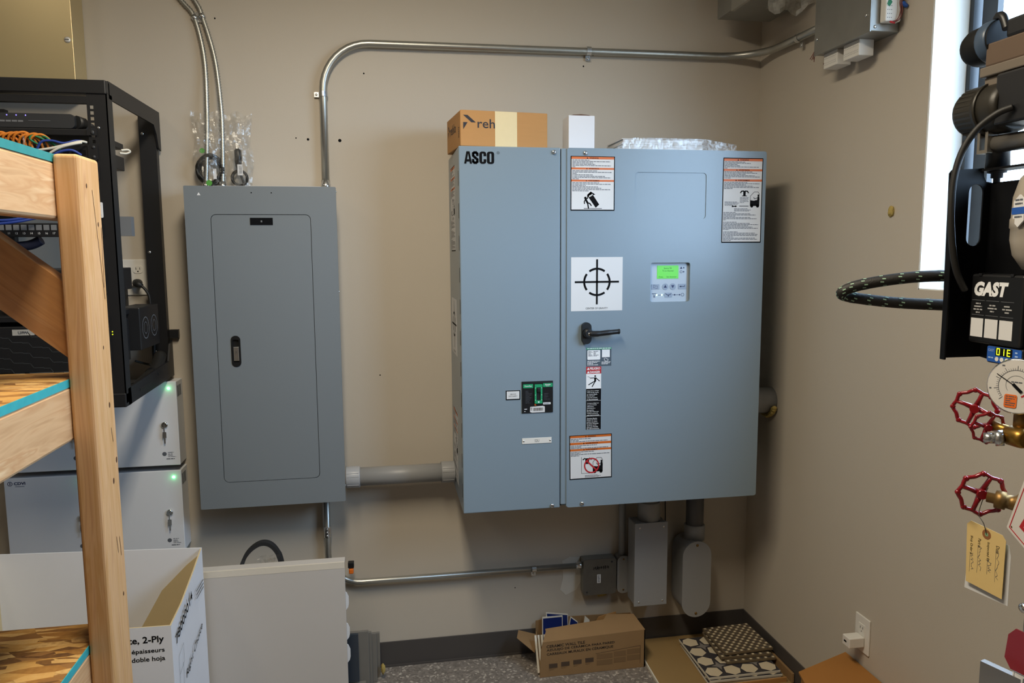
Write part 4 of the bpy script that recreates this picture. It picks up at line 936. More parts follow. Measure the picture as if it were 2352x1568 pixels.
b = B(); b.box(-.112, -.36, 1.715, -.065, -.33, 1.775); single('rack_flap', b, MIDG, 'grey metal flap sticking out behind the rack rail', 'bracket')
# cables in the rack
rnd = random.Random(11)
cb_ = thing('cable_bundle', 'bundle of orange patch cables on the rack shelf', 'cables', (-.30, -.56, 1.955))
for k in range(13):
    x0 = -.42+k*.014; b = B(); z0 = 1.958+rnd.uniform(0, .008)
    b.tube(smooth_path([(x0, -.575, z0), (x0+.012, -.585, z0+.022), (x0+.035, -.582, z0+.03), (x0+.055, -.575, z0+.014), (x0+.062, -.57, z0-.01)]), .0034, 7); part('cable', b, CABO, cb_)
part('tie', B().tube([(-.262, -.583, 1.95), (-.258, -.59, 1.97), (-.262, -.585, 1.985)], .003, 6), FILM, cb_)
def cable(pts, r, m, lab): return single('patch_cable', B().tube(smooth_path(pts), r, 8), m, lab, 'cable', 'patch cables in front of the rack')
cable([(-.225, -.57, 1.96), (-.245, -.585, 1.975), (-.235, -.585, 1.985), (-.205, -.58, 1.972), (-.175, -.57, 1.95)], .0028, CABG, 'green patch cable looping beside the orange bundle')
cable([(-.215, -.58, 1.985), (-.20, -.585, 1.978), (-.18, -.575, 1.955)], .0028, CABG, 'short green patch cable behind the blue one')
cable([(-.232, -.585, 1.943), (-.215, -.59, 1.968), (-.19, -.588, 1.972), (-.16, -.585, 1.966), (-.135, -.575, 1.974), (-.12, -.565, 1.975)], .0034, CABB, 'blue patch cable arching above the white one')
cable([(-.225, -.592, 1.945), (-.19, -.592, 1.951), (-.15, -.59, 1.962), (-.118, -.58, 1.972), (-.108, -.565, 1.972)], .0034, CABW, 'upper white patch cable running to the rack rail')
cable([(-.195, -.59, 1.938), (-.17, -.592, 1.952), (-.14, -.59, 1.962), (-.115, -.58, 1.969)], .0034, CABW, 'lower white patch cable running to the rack rail')
cable([(-.20, -.588, 1.925), (-.17, -.59, 1.942), (-.14, -.585, 1.947), (-.12, -.575, 1.935)], .0036, CABB, 'lower blue patch cable just above the wooden post')
cable([(-.05, -.46, 1.965), (-.035, -.45, 1.968), (-.03, -.445, 1.963), (-.04, -.45, 1.957), (-.055, -.46, 1.957)], .003, CABW, 'small white cable loop sticking out right of the rack rail')
cable([(-.46, -.58, 1.752), (-.36, -.59, 1.752), (-.30, -.59, 1.755), (-.245, -.575, 1.768), (-.22, -.56, 1.774)], .004, CABB, 'blue patch cable lying along the numbered patch panel')
cable([(-.46, -.585, 1.738), (-.36, -.592, 1.742), (-.30, -.59, 1.748), (-.25, -.575, 1.76)], .004, CABB, 'lower blue patch cable along the numbered patch panel')
b = B(); b.tube(smooth_path([(-.47, -.52, 1.69), (-.38, -.52, 1.682), (-.30, -.52, 1.684), (-.262, -.52, 1.70)]), .014, 10); single('cable_sleeve', b, mat('navy_cable_sleeve', '#141a30', .6), 'dark navy cable sleeve under the numbered patch panel', 'cable')
b = B(); b.tube(smooth_path([(-.075, -.47, 1.235), (-.072, -.40, 1.235), (-.073, -.28, 1.245), (-.075, -.16, 1.262), (-.08, -.08, 1.30)]), [.020]*5+[.024]*8+[.02]*20, 12) if False else b.tube(smooth_path([(-.075, -.47, 1.235), (-.072, -.40, 1.235), (-.073, -.28, 1.245), (-.075, -.16, 1.262), (-.08, -.08, 1.30)]), .021, 12)
k = single('cable_sleeve', b, RUBBER, 'thick black cable sleeve along the bottom side of the rack', 'cable')
for y, z in ((-.42, 1.235), (-.22, 1.253)): part('tie', B().lathe([(.0225, 0), (.0225, .008)], (-.073, y, z), (0, 1, .1), 12), BLACK, k)
# outlet behind the rack
ou = thing('wall_outlet', 'white double outlet plate on the back wall behind the rack', 'outlet', (-.175, -.004, 1.525))
part('plate', B().box(-.245, 1.512, 0, -.119, 1.640, .006, front(0), .002), WHITEP, ou)
for x in (-.21, -.158):
    for z in (1.604, 1.552):
        p = part('receptacle', B().prism(rrect(x-.017, z-.014, x+.017, z+.014, .011), .005, .008, front(0)), WHITEP, ou)
        b = B(); b.rect(x-.0075, z-.001, x-.0055, z+.007, .0083, front(0)); b.rect(x+.0055, z-.001, x+.0075, z+.007, .0083, front(0)); b.flat(ngon(x, z-.007, .0025, 8), .0083, front(0)); part('socket_slot', b, INK, p, kind='stuff')
cdp = thing('electrical_cord', 'black power cord plugged into the outlet behind the rack', 'cord', (-.15, -.03, 1.35))
part('plug', B().tube([(-.158, -.009, 1.556), (-.158, -.03, 1.556), (-.15, -.045, 1.553), (-.135, -.05, 1.547)], [.014, .015, .012, .007], 12), RUBBER, cdp)
part('cable', B().tube(smooth_path([(-.138, -.05, 1.548), (-.122, -.052, 1.53), (-.112, -.05, 1.50), (-.112, -.05, 1.42), (-.106, -.05, 1.34), (-.11, -.06, 1.27)]), .005, 8), RUBBER, cdp)
b = B(); b.box(-.218, -.045, 1.47, -.195, -.0085, 1.545, bev=.003); single('plug_adapter', b, RUBBER, 'black plug adapter in the outlet, half hidden by the rack rail', 'plug')
single('electrical_cord', B().tube(smooth_path([(-.16, -.1, 1.285), (-.12, -.09, 1.27), (-.09, -.085, 1.262), (-.075, -.085, 1.265)]), .004, 7), RUBBER, 'short black cord above the bottom of the rack', 'cord')

# ------------------------------------------------------------ beige metal cabinet top left
bc = thing('metal_enclosure', 'beige metal enclosure high on the wall above the rack', 'enclosure', (-.55, -.06, 2.20))
part('body', B().box(-.80, -.118, 2.20, -.284, -.002, 2.85, bev=.003), BEIGEM, bc)
cv = part('cover', B().box(-.80, 2.198, 0, -.280, 2.85, .004, front(-.118), .0015), BEIGEM, bc)
b = B(); b.dome((-.2965, -.122, 2.362), (0, -1, 0), .0105, .005, 14); k = part('screw', b, mat('dull_nickel', '#e8e6e0', .45, .5), cv); part('screw_slot', B().box(-.303, 2.361, .0048, -.290, 2.3635, .0056, front(-.122)), DARKG, k)

# ------------------------------------------------------------ white access-control cabinets
def cabinet(x0, x1, z0, z1, lab, led=True):
    t = thing('access_control_cabinet', lab, 'cabinet', ((x0+x1)/2, -.05, z0), 'white access control cabinets')
    part('body', B().box(x0+.003, -.094, z0, x1-.003, -.002, z1-.004, bev=.002), WHITEE, t)
    f = front(-.094); dr = part('door', B().box(x0, z0+.002, 0, x1, z1, .007, f, .002), WHITEE, t); fd = front(-.1012)
    b = B(); b.text(fd, 'CDVI', x0+.033, z1-.024, .0003, w=.036, h=.0105, bold=.03); b.ring(fd, x0+.020, z1-.019, .0062, .0080, .0003); b.rect(x0+.0188, z1-.0235, x0+.0212, z1-.014, .0003, fd); b.rect(x0+.036, z1-.0305, x0+.066, z1-.029, .0003, fd); part('logo', b, NAVY, dr)
    xl = x1-.046; zl = z0+.49*(z1-z0)
    k = part('lock', B().lathe([(.0115, 0), (.0115, .004), (.009, .006)], fd(xl, zl), (0, -1, 0), 16), CHROME, dr)
    b = B(); b.ring(Fr(fd(xl+.001, zl-.012, .008), (.3, -.95, 0), (0, 0, 1)), 0, 0, .0055, .0068, 0); b.box(xl-.0065, zl-.046, .007, xl+.0065, zl-.024, .009, fd, .0008); b.box(xl-.0015, zl-.024, .006, xl+.0015, zl+.002, .010, fd); b.box(xl-.0025, zl-.066, .0075, xl+.0025, zl-.046, .0085, fd)
    part('key', b, ZINC, k)
    b = B(); b.flat(ngon(x1-.052, z0+.045, .0075, 14), .0003, fd); b.para(fd, x1-.040, z0+.051, .022, .006, [.9, .7], .0003, .35); b.para(fd, x1-.040, z0+.040, .022, .005, [.8, 1.2], .0003, .35); b.para(fd, x1-.046, z0+.028, .028, .005, [1], .0003, .6); part('approval_print', b, INKG, dr, kind='stuff')
    b = B()
    for h in range(2):
        for k2 in range(4): b.box(-.078+k2*.014, z1-.06-h*.0, -.0005, -.0705+k2*.014, z1-.02, .0006, rightf(x1-.003)) if h == 0 else None
    part('vent_slot', b, INKG, t, kind='stuff')
    if led:
        p = fd(x1-.026, z1-.025)
        part('indicator_light', B().dome(p, (0, -1, 0), .0055, .004, 12), LEDG, dr)
        l = bpy.data.lights.new('green_led', 'POINT'); l.energy = .006; l.color = (.15, 1, .35); l.shadow_soft_size = .006
        o = bpy.data.objects.new('green_led', l); o.location = p+Vector((0, -.012, 0)); C.link(o)
    return t
cabinet(-.318, -.028, .900, 1.208, 'upper right white access cabinet with key and green light, below the rack')
cabinet(-.318, -.028, .578, .883, 'lower right white access cabinet with key and green light')
cabinet(-.612, -.322, .900, 1.208, 'upper left white access cabinet, mostly behind the wooden shelf')
cabinet(-.612, -.322, .578, .883, 'lower left white access cabinet with full CDVI logo')

# ------------------------------------------------------------ wooden shelving in the foreground
sh = thing('wooden_shelf', 'timber shelf unit with teal-edged chipboard decks at the left foreground', 'shelf', (0, -2.0, 0))
def post(x0, y0):
    b = B(); b.box(x0, y0, 0, x0+.038, y0+.089, 1.812, bev=.006, seg=3); return part('post', b, WOODZ, sh)
p = post(.2, -1.612)
q = random.Random(4)
for y, z, r in ((-1.585, 1.765, .0022), (-1.545, 1.705, .0022), (-1.55, 1.40, .0028), (-1.535, 1.30, .003), (-1.555, 1.268, .003), (-1.545, 1.06, .0022), (-1.56, 1.50, .0018)):
    part('screw_hole', B().flat(ngon(y, z, r, 10, r*1.8), .0004, rightf(.238)), mat('dark_knot', '#4a2a16', .8), p)
for (ya, za, yb_, zb) in ((-1.562, 1.76, -1.548, 1.66), (-1.548, 1.66, -1.537, 1.58), (-1.532, 1.70, -1.537, 1.60), (-1.55, 1.36, -1.545, 1.335), (-1.56, 1.17, -1.556, 1.14), (-1.546, 1.165, -1.543, 1.13)):
    part('crack', B().stroke(rightf(.238), [(ya, za), (yb_, zb)], .0013, .0004), MATS['dark_knot'], p)
post(.2, -2.75); post(-.338, -1.612); post(-.338, -2.75)
for zt in (1.800, 1.4425, .987):
    for x0 in (.161, -.30):
        part('rail', B().box(x0, -2.75, zt-.089, x0+.0385, -1.523, zt, bev=.005, seg=2), WOODY, sh)
    part('deck', B().box(-.30, -2.75, zt, .198, -1.523, zt+.0118), OSB, sh)
    part('deck_edge', B().box(.198, -2.75, zt-.0006, .1995, -1.523, zt+.0122), TEALD if zt > 1.7 else TEAL, sh)
b = B(); b.prism([(.1995, 1.488), (.1995, 1.611), (-.03, 1.797), (-.165, 1.797)], 0, .036, front(-1.564)); part('brace', b, WOODR, sh)
# tissue box on the middle deck
M_ = rotz((.066, -1.60, 1.4545), -14)
tb = thing('tissue_box', 'white tissue box with green leaf print on the middle shelf deck', 'tissue box', (.03, -1.66, 1.4545))
b = B(); b.box(-.05, -1.72, 1.4545, .066, -1.60, 1.562, bev=.003); b.xform(M_); part('carton', b, CARDW, tb)
q = random.Random(2); bg_ = B(); bl_ = B()
for face in (0, 1):
    fr_ = Fr(M_ @ Vector((.0665, 0, 0)), M_.to_3x3() @ Vector((0, 1, 0)), (0, 0, 1)) if face == 0 else Fr(M_ @ Vector((0, -1.7205, 0)), M_.to_3x3() @ Vector((1, 0, 0)), (0, 0, 1))
    for k in range(46):
        a = q.uniform(-1.715, -1.605) if face == 0 else q.uniform(-.045, .062); z = q.uniform(1.46, 1.557); an = q.uniform(.5, 1.2); L = q.uniform(.003, .0055)
        d = Vector((math.cos(an), math.sin(an))); nrm = Vector((-d.y, d.x))
        P = [Vector((a, z))-d*L, Vector((a, z))+nrm*L*.42, Vector((a, z))+d*L, Vector((a, z))-nrm*L*.42]
        off = M_ @ Vector((0, 0, 0))
        # local frame is measured from the rotated face
        pts = [(p_.x, p_.y) for p_ in P]
        fr2 = Fr(M_ @ (Vector((.0663, 0, 0)) if face == 0 else Vector((0, -1.7203, 0))), M_.to_3x3() @ (Vector((0, 1, 0)) if face == 0 else Vector((1, 0, 0))), (0, 0, 1))
        (bg_ if k % 3 else bl_).flat(pts[::-1], .0004, fr2)
part('leaf_print', bg_, LEAFG, tb, kind='stuff'); part('leaf_print', bl_, LEAFL, tb, kind='stuff')

# ------------------------------------------------------------ open white carton
oc = thing('open_carton', 'large open white carton printed 2-Ply behind the wooden post', 'box', (-.2, -.62, 0))
cx0, cx1, cy0, cy1 = -.50, .103, -.80, -.43
def wall_panel(pts, th, name, m, lab=None):
    P = [Vector(p) for p in pts]; n = (P[1]-P[0]).cross(P[-1]-P[0]).normalized(); b = B(); N = len(P)
    b.v += P+[p-n*th for p in P]; b.f.append(tuple(range(N))); b.m.append(0); b.sm.append(False); b.f.append(tuple(range(2*N-1, N-1, -1))); b.m.append(1); b.sm.append(False)
    for k in range(N): b.f.append((k, N+k, N+(k+1) % N, (k+1) % N)); b.m.append(1); b.sm.append(False)
    return part(name, b, m, oc, lab)
wall_panel([(cx0, cy0, 0), (cx1, cy0, 0), (cx1, cy0, .634), (cx0, cy0, .642)], .004, 'front_panel', [CARDW, CARDI])
wall_panel([(cx1, cy0, 0), (cx1+.005, cy1, 0), (cx1+.004, cy1, .712), (cx1-.002, -.52, .672), (cx1-.006, -.66, .633), (cx1, cy0, .634)], .004, 'side_panel', [CARDW, CARDI])
wall_panel([(cx1+.004, cy1, 0), (cx0, cy1, 0), (cx0, cy1, .735), (cx1+.004, cy1, .712)], .004, 'back_panel', [CARDW, CARDW])
wall_panel([(cx0, cy1, 0), (cx0, cy0, 0), (cx0, cy0, .642), (cx0, cy1, .735)], .004, 'side_panel', [CARDW, CARDI])
part('bottom_panel', B().box(cx0+.005, cy0+.005, .004, cx1-.005, cy1-.005, .009), CARDI, oc)
part('inner_flap', B().prism([(-.13, .12), (cx1-.008, .12), (cx1-.006, .69), (.06, .66), (-.02, .58), (-.10, .44)], 0, .003, front(cy1-.007)), CARDI, oc)
fo = front(cy0); b = B()
b.text(fo, 'White, 2-Ply', .083, .583, .0006, h=.025, w=.142, bold=.02, align='R'); b.text(fo, '2 épaisseurs', .083, .556, .0006, w=.102, h=.0165, bold=.015, align='R'); b.text(fo, 'de doble hoja', .083, .531, .0006, w=.113, h=.0175, bold=.015, align='R')
part('front_lettering', b, INK, oc)
fo2 = Fr((cx1+.0012, cy0, 0), (.0125, 1, 0), (0, 0, 1)); b = B()
FT2 = Fr(fo2(.022, .575), (0, .77, .64) , (0, -.64, .77))
b.text(Fr(fo2(.035, .558, .0012), (0, .97, .24), (0, -.24, .97)), '78000014', 0, 0, 0, w=.20, h=.030, bold=.02)
b.text(Fr(fo2(.115, .405, .0012), (0, .97, .24), (0, -.24, .97)), 'Right Choice', 0, 0, 0, w=.22, h=.028, bold=.012, shear=.25)
for s0 in (0, .012, .024): b.rect(.265, .585+s0, .355, .588+s0, .0012, fo2)
b.stroke(fo2, [(.05, .46), (.10, .475), (.10, .53), (.05, .515), (.05, .40), (.09, .415), (.09, .475)], .0012, .0012)
part('side_lettering', b, INK, oc)

# ------------------------------------------------------------ leaning white board, tool bag behind it, tiles
wp = thing('white_panel', 'plain off-white cover panel leaning upright beside the open carton', 'panel', (.25, -.42, 0))
WPM = mat('off_white_panel', '#bdb8b2', .5, var=.015)
part('sheet', B().box(-.06, -.412, 0, .556, -.405, .618, bev=.001), WPM, wp)
part('return_edge', B().box(-.06, -.4125, .598, .556, -.405, .6195), mat('pale_panel_edge', '#d2cabb', .45), wp)
b = B(); b.box(-.06, -.405, .611, .556, -.365, .6185, bev=.001); part('return_edge', b, WPM, wp)
for zc, hh in ((.475, .035), (.365, .033), (.285, .036)):
    b = B(); b.prism([(.553, zc-hh), (.563, zc-hh*.62), (.5655, zc-hh*.3), (.5655, zc+hh*.4), (.560, zc+hh*.8), (.553, zc+hh)], 0, .006, front(-.395)); part('edge_tab', b, WHITEE, wp)
tbg = thing('tool_bag', 'dark bag behind the white panel with a black webbing handle showing', 'bag', (.3, -.25, 0))
part('body', B().box(.10, -.345, 0, .47, -.24, .55, bev=.03, seg=3), mat('dark_canvas', '#26272b', .8, var=.1), tbg)
pa = smooth_path([(.198, -.35, .565), (.226, -.345, .640), (.268, -.34, .676), (.306, -.34, .673), (.335, -.345, .635), (.350, -.35, .565)], 7); b = B()
for k in range(len(pa)-1):
    t = (pa[k+1]-pa[k]).normalized(); 
    def cs(k):
        tt = (pa[min(k+1, len(pa)-1)]-pa[max(k-1, 0)]).normalized(); nn = Vector((tt.z, 0, -tt.x)); s_ = Vector((0, 1, 0)); wd = .017 if 5 < k < len(pa)-8 else .022
        return [pa[k]-s_*wd*.8-nn*.006, pa[k]+s_*wd*.8-nn*.006, pa[k]+s_*wd*.8+nn*.006, pa[k]-s_*wd*.8+nn*.006]
    A, D = cs(k), cs(k+1)
    for j in range(4): b.face([A[j], A[(j+1) % 4], D[(j+1) % 4], D[j]], 0, False)
part('handle', b, mat('black_webbing', '#121316', .8, var=.12, vscale=90), tbg)
b = B(); q = random.Random(6)
for k in range(30):
    p0 = Vector((.275+q.uniform(-.025, .03), -.33+q.uniform(-.008, .008), .585+q.uniform(-.01, .045))); b.face([p0, p0+Vector((q.uniform(.01, .03), q.uniform(-.01, .01), q.uniform(-.01, .01))), p0+Vector((q.uniform(-.01, .02), q.uniform(-.01, .01), q.uniform(-.03, -.01)))])
single('plastic_bag', b, FILM, 'crumpled clear plastic bag inside the black handle loop', 'plastic bag', kind='stuff')
b = B(); b.box(.549, -.075, .452, .572, -.05, .475, bev=.003); k = single('wire_connector', b, BLACK, 'small black and orange connector peeking out past the white panel corner', 'connector'); part('orange_tip', B().box(.552, -.078, .430, .570, -.052, .451, bev=.004), mat('orange_plastic', '#e0701f', .4), k)
for k, (x1, zt, y, m, lab) in enumerate([(.586, .262, -.215, TILED, 'dark slate tile leaning in front of the grey tiles behind the white panel'), (.622, .245, -.165, TILEG, 'tallest grey tile leaning beside the dark slate tile'), (.632, .222, -.13, TILEG, 'second grey tile of the leaning row by the wall'), (.650, .200, -.10, TILEG, 'third grey tile of the leaning row by the wall'), (.662, .185, -.07, TILEG, 'rearmost grey tile of the leaning row by the wall')]):
    b = B(); b.box(x1-.30, y-.012, .0005 if k else .078, x1, y, zt, bev=.0015); single('leaning_tile', b, m, lab, 'tile', 'tiles leaning by the back wall')
for k in range(4):
    b = B(); z = .0005+.0192*k; b.box(.40, -.36+.0*k, z, .640-.016*k, -.215 if k > 2 else -.18, z+.0125, bev=.001); 
    single('floor_tile', b, TILEG, ['lowest', 'second from bottom', 'third from bottom', 'topmost'][k]+' grey tile in the low stack on the floor behind the white panel', 'tile', 'low stack of grey tiles')
    if k < 3: single('tile_gap_shade', B().box(.42, -.34, z+.0125, .60-.016*k, -.22, z+.0192), DARKG, ['lowest', 'middle', 'highest'][k]+' dark spacer sheet standing in for the shade between the stacked grey tiles', 'shading', 'dark shade sheets in the tile stack')  # dark sheets put in as the shade of the gaps between tiles
blob('spray_foam', (.672, -.10, .045), .008, .010, .022, 8, 'small yellow foam scrap at the foot of the leaning grey tiles')

# ------------------------------------------------------------ tile carton on the floor
tc = thing('tile_carton', 'open brown carton printed ceramic wall tile on the floor by the wall', 'box', (1.49, -.11, 0))
def pan(pts, th, name):
    P = [Vector(p) for p in pts]; n = (P[1]-P[0]).cross(P[-1]-P[0]).normalized(); b = B(); N = len(P)
    b.v += P+[p-n*th for p in P]; b.f.append(tuple(range(N))); b.m.append(0); b.sm.append(False); b.f.append(tuple(range(2*N-1, N-1, -1))); b.m.append(0); b.sm.append(False)
    for k in range(N): b.f.append((k, N+k, N+(k+1) % N, (k+1) % N)); b.m.append(0); b.sm.append(False)
    return part(name, b, CARDD, tc)
X0, X1, Y0, Y1 = 1.277, 1.707, -.20, -.02
fpn = pan([(X0, Y0, .001), (X1, Y0, .001), (X1, Y0, .158), (X0+.012, Y0, .145), (X0+.004, Y0, .11)], .004, 'front_panel')
pan([(X1, Y0, .001), (X1, Y1, .001), (X1, Y1, .14), (X1, Y0, .158)], .004, 'end_panel')
pan([(X1, Y1, .001), (X0+.02, Y1, .001), (X0+.02, Y1, .145), (X0+.09, Y1, .153), (X0+.10, Y1, .160), (X0+.115, Y1, .152), (X0+.25, Y1, .148), (X1, Y1, .142)], .004, 'back_panel')
pan([(X0+.02, Y1, .001), (X0, Y0, .001), (X0, Y0, .05), (X0+.012, -.1, .06), (X0+.02, Y1, .1)], .004, 'end_panel')
part('bottom_panel', B().box(X0+.022, Y0+.005, .001, X1-.005, Y1-.005, .005), CARDD, tc)
b = B(); b.mesh([(X0+.012, Y0+.001, .1455), (X1, Y0+.001, .1585), (X1-.02, Y0+.085, .185), (X0+.30, Y0+.10, .186), (X0+.28, Y0+.075, .178), (X0+.035, Y0+.062, .168), (X0+.035, Y0+.05, .164)], [(0, 1, 2, 3, 4, 5, 6)]); b.mesh([v+Vector((0, .003, -.003)) for v in b.v], [(6, 5, 4, 3, 2, 1, 0)]); part('top_flap', b, CARDD, tc)
b = B(); b.mesh([(X0+.02, -.05, .10), (X0-.012, -.14, .075), (X0-.075, -.11, .125), (X0-.06, -.06, .132)], [(0, 1, 2, 3)]); b.mesh([v+Vector((.003, 0, -.004)) for v in b.v[:4]], [(3, 2, 1, 0)]); part('torn_flap', b, CARDD, tc)
part('torn_flap', B().prism([(X0+.27, .135), (X0+.36, .14), (X0+.355, .168), (X0+.31, .160), (X0+.28, .152)], 0, .004, front(-.05)), CARD, tc)
fr_ = Fr((X0, Y0, 0), (1, 0, .0), (0, 0, 1)); b = B()
for k, (t, w) in enumerate((('CERAMIC WALL TILE', .155), ('AZULEJO DE CERÁMICA PARA PARED', .276), ('CARREAUX MURAUX EN CÉRAMIQUE', .27))):
    b.text(Fr((X0, Y0, 0), (1, 0, .028), (-.028, 0, 1)), t, .030, .1195-k*.0165, .0006, w=w, h=.0118 if k == 0 else .0145, bold=.018)
part('lettering', b, mat('carton_ink', '#2c231d', .8), fpn)
b = B()
for k in range(4): b.rect(.036+k*.049, .036+.003*k, .070+k*.049, .054+.003*k, .0006, fr_, 0)
for k, (a0, a1) in enumerate(((.23, .295), (.30, .35), (.355, .41))):
    for zz in (.028, .054): b.rect(a0, zz+.004*k, a1, zz+.021+.004*k, .0006, fr_, 1)
b.stroke(fr_, [(.225, .078), (.41, .094), (.41, .02)], .0012, .0006, 0)
for k in range(4): b.para(fr_, .036+k*.049, .034+.003*k, .026, .0045, [1, .7], .0006, .4, 1)
part('symbol_print', b, [mat('brown_carton_ink', '#4c3c2e', .8), mat('faded_carton_ink', '#7b6040', .8)], fpn, kind='stuff')
def tile(pts4, th, mats, lab, grp, name='wall_tile'):
    # pts4: glazed face corners counter-clockwise; rim of the white body shows around the glaze
    P = [Vector(p) for p in pts4]; n = (P[1]-P[0]).cross(P[3]-P[0]).normalized(); c = sum(P, Vector())/4
    b = B(); b.v += P+[p-n*th for p in P]; b.f += [(0, 1, 2, 3), (7, 6, 5, 4)]+[(k, 4+k, 4+(k+1) % 4, (k+1) % 4) for k in range(4)]; b.m += [0]*6; b.sm += [False]*6
    t = single(name, b, TILEW, lab, 'tile', grp); g = B(); g.face([c+(p-c)*.93+n*.0006 for p in P]); 
    o = _link('glaze', g, mats, Vector(t.location), t); return t
G1 = 'loose tiles in the tile carton'
tile([(1.318, -.06, .02), (1.405, -.055, .02), (1.408, -.035, .164), (1.321, -.04, .166)][::1], .006, TILEB, 'blue tile standing upright at the left end of the tile carton', G1)
tile([(1.35, -.045, .06), (1.435, -.035, .05), (1.432, -.03, .165), (1.338, -.033, .182)], .006, TILEB, 'blue tile leaning behind the upright one in the tile carton', G1)
tile([(1.405, -.09, .05), (1.47, -.085, .05), (1.462, -.075, .152), (1.432, -.078, .178)], .006, TILEB, 'blue tile standing on its corner in the middle of the tile carton', G1)
tile([(1.48, -.06, .05), (1.53, -.055, .05), (1.52, -.045, .14), (1.502, -.045, .158)], .006, TILEW, 'pale tile corner poking up in the middle of the tile carton', G1)
for k in range(4):
    x = 1.272+k*.0125; b = B(); b.prism([(-.12, .135), (-.185, .012), (-.178, .008), (-.113, .131)], 0, .0075, rightf(x)); single('wall_tile', b, TILEW, ['first', 'second', 'third', 'fourth'][k]+' white tile from the left, slanting out of the torn end of the tile carton', 'tile', G1)

# ------------------------------------------------------------ cardboard tray and decorative tiles in the corner
tr = thing('cardboard_tray', 'flattened cardboard tray on the floor in the corner under the tiles', 'cardboard', (1.97, -.35, 0))
part('sheet', B().prism([(1.725, -.012), (2.215, -.012), (2.222, -.42), (2.19, -.62), (1.70, -.62), (1.712, -.36)], .001, .012, W), mat('dull_tray_cardboard', '#957a4e', .75, var=.06, vscale=9), tr)  # single dull tan over the whole sheet
part('pale_edge', B().box(1.70, -.62, .0008, 1.7045, -.17, .0135), CARDW, tr) if False else None
b = B(); b.prism([(1.7255, -.012), (1.72, -.012), (1.709, -.36), (1.697, -.62), (1.702, -.62), (1.714, -.36)], .001, .0125, W); part('cut_edge', b, TILEW, tr)
part('rim', B().box(2.2145, -.43, .012, 2.2245, -.22, .05, bev=.002), CARDD, tr); part('rim', B().prism([(1.90, -.418), (2.20, -.412), (2.20, -.419), (1.90, -.425)], .012, .03, W), CARD, tr)
def pat_tile(o, ang, s, th, lab):
    t = thing('patterned_tile', lab, 'tile', o, 'patterned tiles stacked on the tray')
    c, sn = math.cos(math.radians(ang)), math.sin(math.radians(ang)); fr = Fr(o, (c, sn, 0), (-sn, c, 0))
    part('tile_body', B().box(-s/2, -s/2, 0, s/2, s/2, th, fr, .001), TILEW, t); b = B(); b.rect(-s/2+.001, -s/2+.001, s/2-.001, s/2-.001, th+.0003, fr)
    part('glaze', b, PATDARK, t); cell = s/2.0; bb = B(); bs = B()
    for i in range(2):
        for j in range(2):
            cx = -s/2+cell*(i+.5); cy = -s/2+cell*(j+.5); h = cell*.5
            for k in range(4):
                a = k*math.pi/2+math.pi/4; d = Vector((math.cos(a), math.sin(a))); n = Vector((-d.y, d.x)); p0 = Vector((cx, cy))+d*h*.26
                pts = [p0, Vector((cx, cy))+d*h*.55-n*h*.42, Vector((cx, cy))+d*h*1.02-n*h*.36, Vector((cx, cy))+d*h*1.18, Vector((cx, cy))+d*h*1.02+n*h*.36, Vector((cx, cy))+d*h*.55+n*h*.42]
                pts = [(max(-s/2+.001, min(s/2-.001, p.x)), max(-s/2+.001, min(s/2-.001, p.y))) for p in pts]
                bb.flat(pts, th+.0006, fr)
            st = []
            for k in range(8):
                a = k*math.pi/4; r = h*(.42 if k % 2 == 0 else .16); st.append((cx+r*math.cos(a), cy+r*math.sin(a)))
            bs.flat(st, th+.0007, fr)
    part('petal_pattern', bb, PATCREAM, t, kind='stuff'); part('star_pattern', bs, PATGREY, t, kind='stuff')
for k, (dx, dy) in enumerate(((0, 0), (.004, -.004), (-.003, .003))):
    pat_tile((2.045+dx, -.245+dy, .0135+.0105*k), -2+k, .295, .0095, ['bottom', 'middle', 'top'][k]+' patterned tile with cream petals and grey stars, in the corner stack')
def mos_tile(o, ang, s, th, lab):
    t = thing('mosaic_tile', lab, 'tile', o, 'mosaic tiles on the patterned tiles')
    c, sn = math.cos(math.radians(ang)), math.sin(math.radians(ang)); fr = Fr(o, (c, sn, 0), (-sn, c, 0))
    part('tile_body', B().box(-s/2, -s/2, 0, s/2, s/2, th, fr, .001), MOSB, t); b = B(); r = B(); n = 13; p = s/n
    for i in range(n):
        for j in range(n):
            cx = -s/2+p*(i+.5); cy = -s/2+p*(j+.5)
            if (i+j) % 2 == 0: b.prism(rrect(cx-p*.27, cy-p*.27, cx+p*.27, cy+p*.27), th, th+.0012, fr, back=False)
            else: r.ring(fr, cx, cy, p*.18, p*.4, th+.0006, n=8)
    part('mosaic_dot', b, MOSL, t, kind='stuff'); part('mosaic_ring', r, PATDARK, t, kind='stuff')
for k, (dx, dy, a, dz) in enumerate(((.010, -.012, 5, 0), (-.002, .004, 3, 0), (.008, .012, 8, .004))):
    mos_tile((2.097+dx, -.205+dy, .0460+.011*k+dz), a-6, .205, .0098, ['lowest', 'middle', 'uppermost'][k]+' brown mosaic tile with cream dots, on the corner tile stack')
# brown carton at the right edge of the floor
bx = thing('cardboard_box', 'plain orange-brown carton lid at the bottom right near the wall', 'box', (2.1, -.95, 0))
part('carton', B().prism([(2.012, -.815), (2.2255, -.735), (2.2255, -1.13), (1.93, -1.13)], 0, .298, W), CARDO, bx)
part('lid', B().prism([(2.004, -.812), (2.2265, -.729), (2.2265, -1.14), (1.92, -1.14)], .295, .301, W), CARDO, bx)

# ------------------------------------------------------------ sprinkler riser air compressor at the right
XG, YF = 1.797, -1.697
cp = thing('air_compressor', 'black air compressor with ribbed motor and grey tank at the right edge', 'compressor', (1.82, -1.8, 1.45))
